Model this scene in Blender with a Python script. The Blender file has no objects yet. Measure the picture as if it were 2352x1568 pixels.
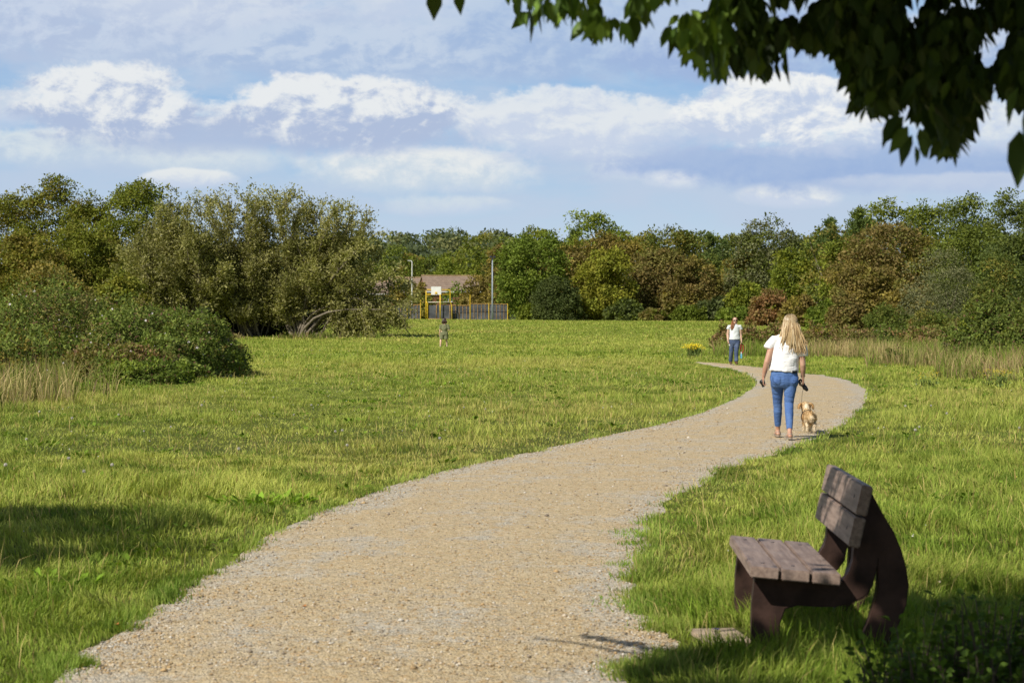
import bpy, bmesh, math, random
import numpy as np
from mathutils import Vector, Matrix

rng = np.random.default_rng(7)
random.seed(7)
scene = bpy.context.scene
COL = scene.collection
R = math.radians

# ------------------------------------------------------------------ camera geometry
F = 4573.0          # focal length in units of a 2352 px wide picture (70 mm lens)
EYE = 1.66
HOR = 732.0
CX = 1176.0

def sstep(a, b, x):
    t = np.clip((np.asarray(x, dtype=float) - a) / (b - a), 0, 1)
    return t * t * (3 - 2 * t)

def ground_z(x, y):
    """gentle rise of the field towards the far trees"""
    x = np.asarray(x, dtype=float); y = np.asarray(y, dtype=float)
    amp = 1.36 + 0.26 * (1 - sstep(-30, 20, x))
    return amp * sstep(105, 265, y)

def gz(x, y):
    return float(ground_z(x, y))

def at(px, py, z=0.0):
    d = F * (EYE - z) / (py - HOR)
    return Vector(((px - CX) / F * d, d, z))

def at_d(px, d, py=None):
    x = (px - CX) / F * d
    z = gz(x, d) if py is None else EYE - (py - HOR) / F * d
    return Vector((x, d, z))

# ------------------------------------------------------------------ noise in numpy
def _hash(ix, iy, seed):
    n = (ix.astype(np.int64) * 374761393 + iy.astype(np.int64) * 668265263 + seed * 974711) & 0x7fffffff
    n = ((n ^ (n >> 13)) * 1274126177) & 0x7fffffff
    return ((n ^ (n >> 16)) & 0xffff) / 65535.0

def vnoise(x, y, seed=0):
    x = np.asarray(x, dtype=float); y = np.asarray(y, dtype=float)
    ix = np.floor(x); iy = np.floor(y)
    fx = x - ix; fy = y - iy
    fx = fx * fx * (3 - 2 * fx); fy = fy * fy * (3 - 2 * fy)
    a = _hash(ix, iy, seed); b = _hash(ix + 1, iy, seed)
    c = _hash(ix, iy + 1, seed); d = _hash(ix + 1, iy + 1, seed)
    return (a * (1 - fx) + b * fx) * (1 - fy) + (c * (1 - fx) + d * fx) * fy

def fbm(x, y, seed=0, oct=4):
    s = 0; a = 0.5; t = 0
    for o in range(oct):
        s = s + a * vnoise(x * 2 ** o, y * 2 ** o, seed + o * 17); t += a; a *= 0.5
    return s / t

# ------------------------------------------------------------------ object helpers
def tag(o, label=None, cat=None, group=None, kind=None):
    if label: o['label'] = label
    if cat: o['category'] = cat
    if group: o['group'] = group
    if kind: o['kind'] = kind
    return o

def empty(name, loc=(0, 0, 0), rz=0.0, label=None, cat=None, group=None):
    o = bpy.data.objects.new(name, None)
    o.empty_display_size = 0.2
    COL.objects.link(o)
    o.location = loc; o.rotation_euler = (0, 0, rz)
    return tag(o, label, cat, group)

def link_mesh(name, me, mat=None, parent=None, smooth=False):
    o = bpy.data.objects.new(name, me)
    COL.objects.link(o)
    if mat is not None and len(me.materials) == 0: me.materials.append(mat)
    if parent is not None: o.parent = parent
    if smooth: me.polygons.foreach_set('use_smooth', np.ones(len(me.polygons), dtype=bool))
    return o

def np_mesh(name, verts, loops, sizes, colors=None, smooth=False):
    """verts (N,3); loops flat int; sizes per polygon; colors per vertex (N,3)"""
    me = bpy.data.meshes.new(name)
    n = len(verts)
    me.vertices.add(n)
    me.vertices.foreach_set('co', np.asarray(verts, dtype=np.float32).ravel())
    loops = np.asarray(loops, dtype=np.int32).ravel(); sizes = np.asarray(sizes, dtype=np.int32)
    me.loops.add(len(loops)); me.loops.foreach_set('vertex_index', loops)
    me.polygons.add(len(sizes))
    st = np.zeros(len(sizes), dtype=np.int32); st[1:] = np.cumsum(sizes)[:-1]
    me.polygons.foreach_set('loop_start', st)
    if colors is not None:
        at_ = me.color_attributes.new('Col', 'FLOAT_COLOR', 'POINT')
        c4 = np.ones((n, 4), dtype=np.float32); c4[:, :3] = colors
        at_.data.foreach_set('color', c4.ravel())
    me.update(calc_edges=True)
    if smooth: me.polygons.foreach_set('use_smooth', np.ones(len(sizes), dtype=bool))
    return me

def norm(a):
    return a / np.maximum(np.linalg.norm(a, axis=-1, keepdims=True), 1e-9)

def rand_dirs(n, r=None):
    r = r or rng
    return norm(r.normal(size=(n, 3)))

# tubes: returns (verts, faces) python lists
class MB:
    def __init__(self):
        self.v = []; self.f = []; self.c = []
    def add(self, vs, fs, col=None):
        o = len(self.v)
        self.v += [tuple(p) for p in vs]
        self.f += [tuple(i + o for i in f) for f in fs]
        self.c += [col or (1, 1, 1)] * len(vs)
    def tube(self, pts, rad, seg=8, ref=(1, 0, 0), cap=True, col=None, round_end=False):
        pts = [Vector(p) for p in pts]
        rad = [(r, r) if not isinstance(r, (tuple, list)) else r for r in rad]
        if round_end:
            t0 = (pts[0] - pts[1]).normalized(); t1 = (pts[-1] - pts[-2]).normalized()
            def ext(p, t, r):
                m = min(r)
                return [(p + t * m * k, (r[0] * s, r[1] * s)) for k, s in ((0.45, 0.89), (0.8, 0.6), (0.98, 0.2))]
            e0 = ext(pts[0], t0, rad[0])[::-1]; e1 = ext(pts[-1], t1, rad[-1])
            pts = [p for p, _ in e0] + pts + [p for p, _ in e1]
            rad = [r for _, r in e0] + rad + [r for _, r in e1]
        vs = []; n = len(pts); ref = Vector(ref)
        for i, p in enumerate(pts):
            t = (pts[min(i + 1, n - 1)] - pts[max(i - 1, 0)]).normalized()
            u = ref - t * ref.dot(t)
            if u.length < 1e-3: u = Vector((0, 1, 0)) - t * t.y
            u.normalize(); w = t.cross(u)
            for k in range(seg):
                a = 2 * math.pi * k / seg
                vs.append(p + u * math.cos(a) * rad[i][0] + w * math.sin(a) * rad[i][1])
        fs = []
        for i in range(n - 1):
            for k in range(seg):
                k2 = (k + 1) % seg
                fs.append((i * seg + k, i * seg + k2, (i + 1) * seg + k2, (i + 1) * seg + k))
        if cap:
            fs.append(tuple(range(seg - 1, -1, -1)))
            fs.append(tuple((n - 1) * seg + k for k in range(seg)))
        self.add(vs, fs, col)
    def box(self, c, s, rot=None, col=None):
        vs = []
        for x in (-1, 1):
            for y in (-1, 1):
                for z in (-1, 1):
                    p = Vector((x * s[0] / 2, y * s[1] / 2, z * s[2] / 2))
                    if rot is not None: p = rot @ p
                    vs.append(Vector(c) + p)
        self.add(vs, [(0, 1, 3, 2), (4, 6, 7, 5), (0, 4, 5, 1), (2, 3, 7, 6), (0, 2, 6, 4), (1, 5, 7, 3)], col)
    def ball(self, c, r, seg=12, rings=8, col=None):
        c = Vector(c); r = (r, r, r) if not isinstance(r, (tuple, list)) else r
        vs = [c + Vector((0, 0, r[2]))]
        for i in range(1, rings):
            th = math.pi * i / rings
            for k in range(seg):
                a = 2 * math.pi * k / seg
                vs.append(c + Vector((r[0] * math.sin(th) * math.cos(a), r[1] * math.sin(th) * math.sin(a), r[2] * math.cos(th))))
        vs.append(c - Vector((0, 0, r[2])))
        fs = []
        for k in range(seg):
            fs.append((0, 1 + k, 1 + (k + 1) % seg))
        for i in range(rings - 2):
            for k in range(seg):
                a = 1 + i * seg; k2 = (k + 1) % seg
                fs.append((a + k, a + seg + k, a + seg + k2, a + k2))
        L = len(vs) - 1; a = 1 + (rings - 2) * seg
        for k in range(seg): fs.append((a + k, L, a + (k + 1) % seg))
        self.add(vs, fs, col)
    def mesh(self, name, col=False):
        me = bpy.data.meshes.new(name)
        me.from_pydata(self.v, [], self.f)
        if col:
            a = me.color_attributes.new('Col', 'FLOAT_COLOR', 'POINT')
            c4 = np.ones((len(self.v), 4), dtype=np.float32); c4[:, :3] = np.array(self.c)
            a.data.foreach_set('color', c4.ravel())
        me.update()
        return me
    def build(self, name, mat, parent=None, smooth=False, col=False, bevel=0.0):
        me = self.mesh(name, col)
        if bevel > 0:
            bm = bmesh.new(); bm.from_mesh(me)
            bmesh.ops.bevel(bm, geom=list(bm.edges), offset=bevel, segments=2, affect='EDGES', clamp_overlap=True)
            bm.to_mesh(me); bm.free()
        return link_mesh(name, me, mat, parent, smooth)

def fuse(mb, voxel, smooth_it=4, name='fused', thin=0.0):
    """melt overlapping tubes into one continuous surface"""
    me = mb.mesh('tmp')
    o = bpy.data.objects.new('tmp', me); COL.objects.link(o)
    bm = bmesh.new(); bm.from_mesh(me); bmesh.ops.recalc_face_normals(bm, faces=bm.faces); bm.to_mesh(me); bm.free()
    m = o.modifiers.new('r', 'REMESH'); m.mode = 'VOXEL'; m.voxel_size = voxel; m.use_smooth_shade = True
    if smooth_it:
        s = o.modifiers.new('s', 'SMOOTH'); s.factor = 0.5; s.iterations = smooth_it
    dg = bpy.context.evaluated_depsgraph_get(); dg.update()
    out = bpy.data.meshes.new_from_object(o.evaluated_get(dg))
    out.name = name
    bpy.data.objects.remove(o, do_unlink=True); bpy.data.meshes.remove(me)
    out.materials.clear()
    return out

# ------------------------------------------------------------------ materials
class NT:
    def __init__(self, nt):
        self.nt = nt; nt.nodes.clear()
    def n(self, t, **kw):
        nd = self.nt.nodes.new(t)
        for k, v in kw.items(): setattr(nd, k, v)
        return nd
    def l(self, a, b): self.nt.links.new(a, b)
    def set(self, sock, v):
        if hasattr(v, 'is_linked') or hasattr(v, 'links'): self.l(v, sock)
        else: sock.default_value = v
    def m(self, op, a, b=0.0, c=None, clamp=False):
        nd = self.n('ShaderNodeMath', operation=op); nd.use_clamp = clamp
        self.set(nd.inputs[0], a); self.set(nd.inputs[1], b)
        if c is not None: self.set(nd.inputs[2], c)
        return nd.outputs[0]
    def mix(self, f, a, b, mode='MIX'):
        nd = self.n('ShaderNodeMix', data_type='RGBA', blend_type=mode)
        self.set(nd.inputs[0], f)
        for s, v in ((nd.inputs[6], a), (nd.inputs[7], b)):
            if isinstance(v, tuple): s.default_value = (*v[:3], 1)
            else: self.l(v, s)
        return nd.outputs[2]
    def sm(self, x, lo, hi, a=0.0, b=1.0):
        nd = self.n('ShaderNodeMapRange', interpolation_type='SMOOTHSTEP')
        self.set(nd.inputs[0], x)
        for i, v in enumerate((lo, hi, a, b)): self.set(nd.inputs[i + 1], v)
        return nd.outputs[0]
    def noise(self, vec, scale, detail=4, rough=0.55, dist=0.0, lac=2.0):
        nd = self.n('ShaderNodeTexNoise'); nd.inputs['Scale'].default_value = scale
        nd.inputs['Detail'].default_value = detail; nd.inputs['Roughness'].default_value = rough
        nd.inputs['Distortion'].default_value = dist; nd.inputs['Lacunarity'].default_value = lac
        if vec is not None: self.l(vec, nd.inputs['Vector'])
        return nd.outputs[0]
    def ramp(self, f, stops):
        nd = self.n('ShaderNodeValToRGB'); el = nd.color_ramp.elements
        while len(el) < len(stops): el.new(0.5)
        for e, (p, c) in zip(el, stops): e.position = p; e.color = (*c, 1)
        self.l(f, nd.inputs[0]); return nd.outputs[0]

def new_mat(name):
    m = bpy.data.materials.new(name); m.use_nodes = True
    t = NT(m.node_tree)
    out = t.n('ShaderNodeOutputMaterial')
    return m, t, out

def mat_plain(name, col, rough=0.6, var=0.12, scale=30.0, bump=0.0, spec=0.4, metal=0.0, bscale=None):
    m, t, out = new_mat(name)
    b = t.n('ShaderNodeBsdfPrincipled')
    tc = t.n('ShaderNodeTexCoord')
    nz = t.noise(tc.outputs['Object'], scale, 4)
    c = t.mix(t.sm(nz, 0.3, 0.7), tuple(x * (1 - var) for x in col), tuple(min(1, x * (1 + var)) for x in col))
    t.l(c, b.inputs['Base Color'])
    b.inputs['Roughness'].default_value = rough; b.inputs['Metallic'].default_value = metal
    b.inputs['Specular IOR Level'].default_value = spec
    if bump:
        bp = t.n('ShaderNodeBump'); bp.inputs['Strength'].default_value = bump; bp.inputs['Distance'].default_value = 0.01
        t.l(t.noise(tc.outputs['Object'], bscale or scale * 3, 5), bp.inputs['Height']); t.l(bp.outputs[0], b.inputs['Normal'])
    t.l(b.outputs[0], out.inputs[0])
    return m

def mat_leaf(name, transl=0.32, rough=0.62, spec=0.10, tint=(1.25, 1.25, 0.55), gain=1.3):
    m, t, out = new_mat(name)
    at_ = t.n('ShaderNodeVertexColor', layer_name='Col')
    oi = t.n('ShaderNodeObjectInfo')
    c = t.mix(1.0, at_.outputs[0], oi.outputs['Color'], 'MULTIPLY')
    c = t.mix(1.0, c, (gain, gain, gain), 'MULTIPLY')
    b = t.n('ShaderNodeBsdfPrincipled'); t.l(c, b.inputs['Base Color'])
    b.inputs['Roughness'].default_value = rough; b.inputs['Specular IOR Level'].default_value = spec
    tr = t.n('ShaderNodeBsdfTranslucent'); t.l(t.mix(1.0, c, tint, 'MULTIPLY'), tr.inputs[0])
    mx = t.n('ShaderNodeMixShader'); mx.inputs[0].default_value = transl
    t.l(b.outputs[0], mx.inputs[1]); t.l(tr.outputs[0], mx.inputs[2]); t.l(mx.outputs[0], out.inputs[0])
    return m

def mat_vcol(name, rough=0.6, spec=0.3, sheen=0.0):
    m, t, out = new_mat(name)
    at_ = t.n('ShaderNodeVertexColor', layer_name='Col')
    b = t.n('ShaderNodeBsdfPrincipled'); t.l(at_.outputs[0], b.inputs['Base Color'])
    b.inputs['Roughness'].default_value = rough; b.inputs['Specular IOR Level'].default_value = spec
    t.l(b.outputs[0], out.inputs[0])
    return m

M_LEAF = mat_leaf('leaf')
M_GRASS = mat_leaf('grass_blade', transl=0.30, rough=0.6, spec=0.14, tint=(1.2, 1.2, 0.5), gain=1.2)
M_BARK = mat_plain('bark', (0.11, 0.085, 0.06), 0.9, 0.35, 6, bump=0.6)
M_BARK_PALE = mat_plain('pale_bark', (0.18, 0.15, 0.11), 0.9, 0.3, 6, bump=0.5)

# ------------------------------------------------------------------ world: sky and clouds
def build_world():
    w = bpy.data.worlds.new('World'); scene.world = w; w.use_nodes = True
    t = NT(w.node_tree)
    out = t.n('ShaderNodeOutputWorld'); bg = t.n('ShaderNodeBackground')
    sky = t.n('ShaderNodeTexSky', sky_type='NISHITA'); sky.sun_disc = False
    sky.sun_elevation = SUN_EL; sky.sun_rotation = SUN_ROT
    sky.air_density = 1.0; sky.dust_density = 0.7; sky.ozone_density = 1.5
    tc = t.n('ShaderNodeTexCoord')
    sep = t.n('ShaderNodeSeparateXYZ'); t.l(tc.outputs['Generated'], sep.inputs[0])
    dx, dy, dz = sep.outputs
    yy = t.m('MAXIMUM', dy, 0.08)
    u = t.m('DIVIDE', dx, yy); v = t.m('DIVIDE', dz, yy)
    # same units as the photograph, measured from the horizon straight ahead
    U = t.m('MULTIPLY', u, F / 1000); V = t.m('MULTIPLY', v, F / 1000)
    def vec(a, b, c=0.0):
        k = t.n('ShaderNodeCombineXYZ'); t.set(k.inputs[0], a); t.set(k.inputs[1], b); k.inputs[2].default_value = c
        return k.outputs[0]
    P1 = vec(U, t.m('MULTIPLY', V, 1.7))
    nA = t.noise(P1, 3.2, 9, 0.60, 0.15)                    # billows
    nA2 = t.noise(vec(t.m('ADD', U, 0.035), t.m('MULTIPLY', t.m('SUBTRACT', V, 0.030), 1.7)), 3.2, 9, 0.60, 0.15)
    nB = t.noise(vec(U, t.m('MULTIPLY', V, 3.2), 4.7), 1.7, 6, 0.58, 0.2)   # broad streaks
    nC = t.noise(vec(U, t.m('MULTIPLY', V, 1.4), 9.1), 9.0, 7, 0.62, 0.35)
    nC2 = t.noise(vec(t.m('ADD', U, 0.012), t.m('MULTIPLY', t.m('SUBTRACT', V, 0.012), 1.4), 9.1), 9.0, 7, 0.62, 0.35)
    nE = t.noise(vec(U, t.m('MULTIPLY', V, 1.3), 2.2), 24.0, 5, 0.6, 0.2)
    relief = t.m('ADD', t.m('SUBTRACT', nA2, nA), t.m('MULTIPLY', t.m('SUBTRACT', nC2, nC), 0.75))       # lit from the upper left
    # clear sky: Nishita, paler close to the horizon through the haze
    base = t.mix(1.0, sky.outputs[0], (SKY_S, SKY_S, SKY_S), 'MULTIPLY')
    haze = t.sm(V, 0.02, 0.62, 0.92, 0.80)
    front = t.m('MULTIPLY', t.sm(dy, 0.05, 0.5), t.sm(V, 0.80, 1.35, 1.0, 0.12))    # the cloud field thins out overhead
    haze = t.m('MULTIPLY', haze, front)
    base = t.mix(haze, base, t.mix(t.sm(V, 0.05, 0.55), (0.56, 0.70, 0.88), (0.30, 0.53, 0.90)))
    # thin streaky veil
    veil = t.m('MULTIPLY', t.sm(nB, 0.34, 0.62), 0.85)
    veil = t.m('MULTIPLY', veil, front)
    col = t.mix(veil, base, (0.50, 0.60, 0.80))
    warp = t.m('ADD', t.m('MULTIPLY', t.m('SUBTRACT', nA, 0.5), 2.5), t.m('MULTIPLY', t.m('SUBTRACT', nC, 0.5), 1.5))
    warp = t.m('ADD', warp, t.m('MULTIPLY', t.m('SUBTRACT', nE, 0.5), 0.9))
    WH = (0.80, 0.83, 0.90); CR = (0.80, 0.83, 0.88); LV = (0.57, 0.65, 0.84); GB = (0.36, 0.47, 0.73); G2 = (0.42, 0.51, 0.74)
    # (centre x, centre y, half width, up, down, top colour, base colour, opacity, softness, relief)
    clouds = [
        (300, 70, 620, 170, 105, LV, (0.437, 0.531, 0.763), 0.92, 0.9, 2.6),
        (420, 20, 260, 120, 60, (0.670, 0.733, 0.856), LV, 0.7, 0.9, 2.2),
        (900, 140, 560, 75, 62, (0.539, 0.637, 0.828), (0.391, 0.511, 0.763), 0.9, 0.8, 2.4),
        (1000, 20, 300, 100, 60, (0.651, 0.714, 0.846), LV, 0.7, 1.0, 2.0),
        (1330, 120, 330, 160, 70, (0.484, 0.598, 0.809), (0.353, 0.482, 0.753), 0.92, 0.7, 1.8),
        (1760, 130, 420, 170, 75, (0.465, 0.579, 0.809), (0.335, 0.454, 0.744), 0.92, 0.7, 1.8),
        (2300, 140, 300, 150, 80, LV, GB, 0.85, 0.8, 2.0),
        (960, 400, 210, 52, 42, CR, (0.577, 0.675, 0.818), 0.85, 0.7, 2.0),
        (500, 372, 170, 34, 26, (0.688, 0.762, 0.846), (0.539, 0.647, 0.809), 0.7, 0.9, 1.6),
        (130, 345, 190, 40, 36, (0.688, 0.762, 0.846), (0.521, 0.627, 0.800), 0.75, 0.8, 2.0),
        (1440, 392, 80, 34, 26, (0.725, 0.791, 0.865), LV, 0.8, 0.8, 1.8),
        (1545, 418, 60, 24, 18, WH, LV, 0.8, 0.8, 1.6),
        (1810, 455, 90, 28, 20, CR, LV, 0.75, 0.8, 1.8),
        (430, 416, 80, 20, 14, CR, LV, 0.7, 0.8, 1.6),
        (1010, 480, 120, 26, 16, (0.688, 0.753, 0.837), LV, 0.55, 1.0, 1.4),
        (2000, 385, 520, 40, 48, (0.372, 0.492, 0.763), (0.316, 0.444, 0.744), 0.88, 0.7, 1.2),
        (2180, 425, 230, 22, 20, (0.558, 0.637, 0.818), (0.484, 0.579, 0.800), 0.7, 0.9, 1.2),
        (1350, 330, 300, 90, 60, (0.558, 0.647, 0.828), (0.465, 0.560, 0.800), 0.8, 0.9, 2.0),
        (640, 322, 560, 50, 38, G2, (0.409, 0.511, 0.753), 0.85, 0.7, 1.5),
        (20, 262, 95, 50, 40, (0.614, 0.685, 0.828), LV, 0.8, 0.8, 2.0),
        (250, 250, 225, 92, 80, WH, G2, 0.95, 0.55, 2.6),
        (780, 275, 330, 82, 62, WH, G2, 0.96, 0.5, 2.6),
        (1300, 285, 250, 70, 85, (0.744, 0.791, 0.883), LV, 0.92, 0.6, 2.4),
        (1840, 275, 255, 84, 78, (0.86, 0.88, 0.93), (0.521, 0.608, 0.818), 0.97, 0.5, 2.4),
        (2250, 290, 150, 60, 60, (0.763, 0.811, 0.883), LV, 0.85, 0.7, 2.0),
    ]
    for (cx, cy, hw, up, dn, tc_, bc_, op, soft, rel) in clouds:
        c0 = (cx - CX) / 1000; e0 = (HOR - cy) / 1000
        up, dn = up * 1.12, dn * 1.05
        if cy > 330: hw, up, dn, op = hw * 1.3, up * 1.15, dn * 1.15, min(0.95, op * 1.15)
        a = t.m('MULTIPLY', t.m('SUBTRACT', U, c0), 1000 / hw)
        b = t.m('SUBTRACT', V, e0)
        bu = t.m('MAXIMUM', t.m('MULTIPLY', b, 1000 / up), t.m('MULTIPLY', b, -1000 / dn))
        r2 = t.m('ADD', t.m('MULTIPLY', a, a), t.m('MULTIPLY', bu, bu))
        dens = t.m('ADD', t.m('SUBTRACT', 1.32, r2), warp)
        h = t.m('MULTIPLY_ADD', b, 1000 / (up + dn), dn / (up + dn))
        hi = t.m('MULTIPLY', t.sm(h, 0.1, 0.9, 2.0, 0.80), soft)      # crisp tops, soft undersides
        mask = t.m('MULTIPLY', t.sm(dens, -soft * 0.12, hi), op)
        mask = t.m('MULTIPLY', mask, front)
        lit = t.m('ADD', h, t.m('MULTIPLY', relief, rel * 1.8))
        lit = t.m('ADD', lit, t.m('MULTIPLY', t.m('SUBTRACT', nB, 0.5), 0.5))
        lit = t.m('ADD', lit, t.m('MULTIPLY', t.m('SUBTRACT', nC, 0.5), 0.22))
        cc = t.mix(t.sm(lit, 0.0, 0.95), bc_, tc_)
        col = t.mix(mask, col, cc)
    col = t.mix(front, col, t.mix(1.0, col, (1.03, 1.02, 0.955), 'MULTIPLY'))
    # scattered cloud over the rest of the dome
    P3 = t.n('ShaderNodeVectorMath', operation='MULTIPLY'); t.l(tc.outputs['Generated'], P3.inputs[0]); P3.inputs[1].default_value = (1, 1, 2.0)
    nD = t.noise(P3.outputs[0], 2.6, 6, 0.58)
    back = t.m('MULTIPLY', t.sm(nD, 0.5, 0.72), t.m('SUBTRACT', 1.0, front))
    back = t.m('MULTIPLY', back, t.sm(dz, 0.0, 0.15))
    col = t.mix(t.m('MULTIPLY', back, 0.6), col, (0.55, 0.60, 0.70))
    t.l(col, bg.inputs[0]); bg.inputs[1].default_value = 1.0
    t.l(bg.outputs[0], out.inputs[0])
    w.cycles.sampling_method = 'MANUAL'; w.cycles.sample_map_resolution = 512

SUN_EL = R(43)
SH = R(47)                                     # shadows run to the right and away
SUN_DIR = Vector((-math.cos(SH) * math.cos(SUN_EL), -math.sin(SH) * math.cos(SUN_EL), math.sin(SUN_EL)))
SUN_ROT = math.atan2(SUN_DIR.x, SUN_DIR.y)
SKY_S = 0.06
build_world()
sd = bpy.data.lights.new('sun', 'SUN'); sd.energy = 5.0; sd.angle = R(0.53); sd.color = (1.0, 0.94, 0.84)
so = bpy.data.objects.new('sun', sd); COL.objects.link(so)
so.rotation_euler = (-SUN_DIR).to_track_quat('-Z', 'Y').to_euler(); so.location = (-20, -15, 30)

cam = bpy.data.cameras.new('camera'); co = bpy.data.objects.new('camera', cam); COL.objects.link(co)
cam.sensor_width = 36; cam.lens = 36 * F / 2352; cam.clip_start = 0.1; cam.clip_end = 6000
co.location = (0, 0, EYE); co.rotation_euler = (R(90) - math.atan((784 - HOR) / F), 0, 0)
cam.dof.use_dof = True; cam.dof.focus_distance = 32; cam.dof.aperture_fstop = 6.3
scene.camera = co
scene.view_settings.view_transform = 'Standard'; scene.view_settings.look = 'None'
scene.view_settings.exposure = 0; scene.view_settings.gamma = 1
scene.cycles.max_bounces = 6; scene.cycles.diffuse_bounces = 3; scene.cycles.glossy_bounces = 2
scene.cycles.transmission_bounces = 4; scene.cycles.use_denoising = True
scene.cycles.sample_clamp_indirect = 4

# ------------------------------------------------------------------ path outline (world coordinates on the flat near part of the field)
Lpx = [(110, 1575), (160, 1535), (208, 1492), (255, 1460), (325, 1415), (385, 1375), (430, 1345), (560, 1265), (700, 1190), (850, 1135), (1000, 1088), (1180, 1048), (1330, 1014), (1500, 979),
       (1620, 944), (1700, 908), (1735, 880), (1715, 862), (1690, 852), (1640, 840)]
Rpx = [(1440, 1575), (1488, 1540), (1538, 1503), (1555, 1478), (1538, 1447), (1485, 1395), (1464, 1340), (1464, 1300), (1494, 1222), (1550, 1150), (1640, 1095), (1750, 1053), (1870, 1008), (1955, 962),
       (1995, 910), (1975, 885), (1930, 869), (1850, 857), (1780, 848), (1700, 839)]
Lw = [at(*p).to_2d() for p in Lpx]; Rw = [at(*p).to_2d() for p in Rpx]
Lw = [Vector((-2.6, -8)), Vector((-2.3, 4))] + Lw + [Vector((7.1, 73.4)), Vector((6.9, 75.2))]
Rw = [Vector((0.3, -8)), Vector((0.45, 5))] + Rw + [Vector((7.8, 73.8)), Vector((7.2, 75.8))]

def catmull(pts, n):
    P = [pts[0] * 2 - pts[1]] + list(pts) + [pts[-1] * 2 - pts[-2]]
    out = []
    for i in range(1, len(P) - 2):
        for k in range(n):
            t = k / n; t2 = t * t; t3 = t2 * t
            out.append(0.5 * ((2 * P[i]) + (-P[i - 1] + P[i + 1]) * t + (2 * P[i - 1] - 5 * P[i] + 4 * P[i + 1] - P[i + 2]) * t2 + (-P[i - 1] + 3 * P[i] - 3 * P[i + 1] + P[i + 2]) * t3))
    out.append(P[-2])
    return np.array([(p.x, p.y) for p in out])
PL = catmull(Lw, 26); PR = catmull(Rw, 26)
n_ = len(PL)
arc = np.concatenate([[0], np.cumsum(np.linalg.norm(np.diff(PL, axis=0), axis=1))])
amp = 0.055 + 0.10 * sstep(20, 60, PL[:, 1])
cross = norm(PR - PL)
PLj = PL + cross * ((fbm(arc * 1.5, arc * 0 + 3.3, 5) - 0.5) * 4 * amp)[:, None]
PRj = PR + cross * ((fbm(arc * 1.3, arc * 0 + 9.3, 8) - 0.5) * 5 * amp)[:, None]

def in_poly(x, y, poly):
    inside = np.zeros(len(x), dtype=bool)
    px = poly[:, 0]; py = poly[:, 1]; j = len(poly) - 1
    for i in range(len(poly)):
        if py[i] != py[j]:
            c = ((py[i] > y) != (py[j] > y))
            xi = (px[j] - px[i]) * (y - py[i]) / (py[j] - py[i]) + px[i]
            inside ^= c & (x < xi)
        j = i
    return inside
PATH_POLY = np.vstack([PLj, PRj[::-1]])

def path_dist(x, y):
    """distance to the nearest path edge (0.0 .. 3 m), chunked"""
    E = np.vstack([PLj[::2], PRj[::2]])
    out = np.full(len(x), 99.0)
    for s in range(0, len(x), 20000):
        dx = x[s:s + 20000, None] - E[None, :, 0]; dy = y[s:s + 20000, None] - E[None, :, 1]
        out[s:s + 20000] = np.sqrt((dx * dx + dy * dy).min(axis=1))
    return out

# ------------------------------------------------------------------ ground sheet
def build_ground():
    ys = np.concatenate([np.arange(-30, 105, 5.0), np.arange(105, 300, 4.0), np.array([320, 360, 420, 500, 600, 800, 1100, 1500, 2200, 3500])])
    xs = np.concatenate([[-2500, -1200, -600, -300, -180], np.arange(-120, 121, 6.0), [180, 300, 600, 1200, 2500]])
    X, Y = np.meshgrid(xs, ys); Z = ground_z(X, Y)
    v = np.stack([X, Y, Z], -1).reshape(-1, 3)
    nx = len(xs); idx = np.arange(len(v)).reshape(len(ys), nx)
    q = np.stack([idx[:-1, :-1], idx[:-1, 1:], idx[1:, 1:], idx[1:, :-1]], -1).reshape(-1, 4)
    me = np_mesh('ground', v, q, np.full(len(q), 4), smooth=True)
    m, t, out = new_mat('meadow_ground')
    geo = t.n('ShaderNodeNewGeometry'); P = geo.outputs['Position']
    n1 = t.noise(P, 0.09, 5, 0.6); n2 = t.noise(P, 0.9, 5, 0.65); n3 = t.noise(P, 14, 4, 0.7)
    c = t.ramp(n1, [(0.32, (0.17, 0.22, 0.025)), (0.5, (0.22, 0.265, 0.032)), (0.68, (0.29, 0.29, 0.05))])
    c = t.mix(t.sm(n2, 0.42, 0.66), c, (0.12, 0.165, 0.018))
    c = t.mix(t.m('MULTIPLY', t.sm(n3, 0.5, 0.75), 0.5), c, (0.30, 0.28, 0.07))
    # bare dark soil under the blades close by
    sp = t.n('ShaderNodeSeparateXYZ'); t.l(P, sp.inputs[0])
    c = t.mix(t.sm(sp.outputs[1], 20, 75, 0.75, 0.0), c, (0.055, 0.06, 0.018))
    b = t.n('ShaderNodeBsdfPrincipled'); t.l(c, b.inputs['Base Color']); b.inputs['Roughness'].default_value = 0.9
    b.inputs['Specular IOR Level'].default_value = 0.1
    bp = t.n('ShaderNodeBump'); bp.inputs['Strength'].default_value = 0.8; bp.inputs['Distance'].default_value = 0.12
    t.l(t.noise(P, 2.2, 7, 0.7), bp.inputs['Height']); t.l(bp.outputs[0], b.inputs['Normal'])
    t.l(b.outputs[0], out.inputs[0])
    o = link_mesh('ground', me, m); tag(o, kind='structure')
build_ground()

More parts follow.
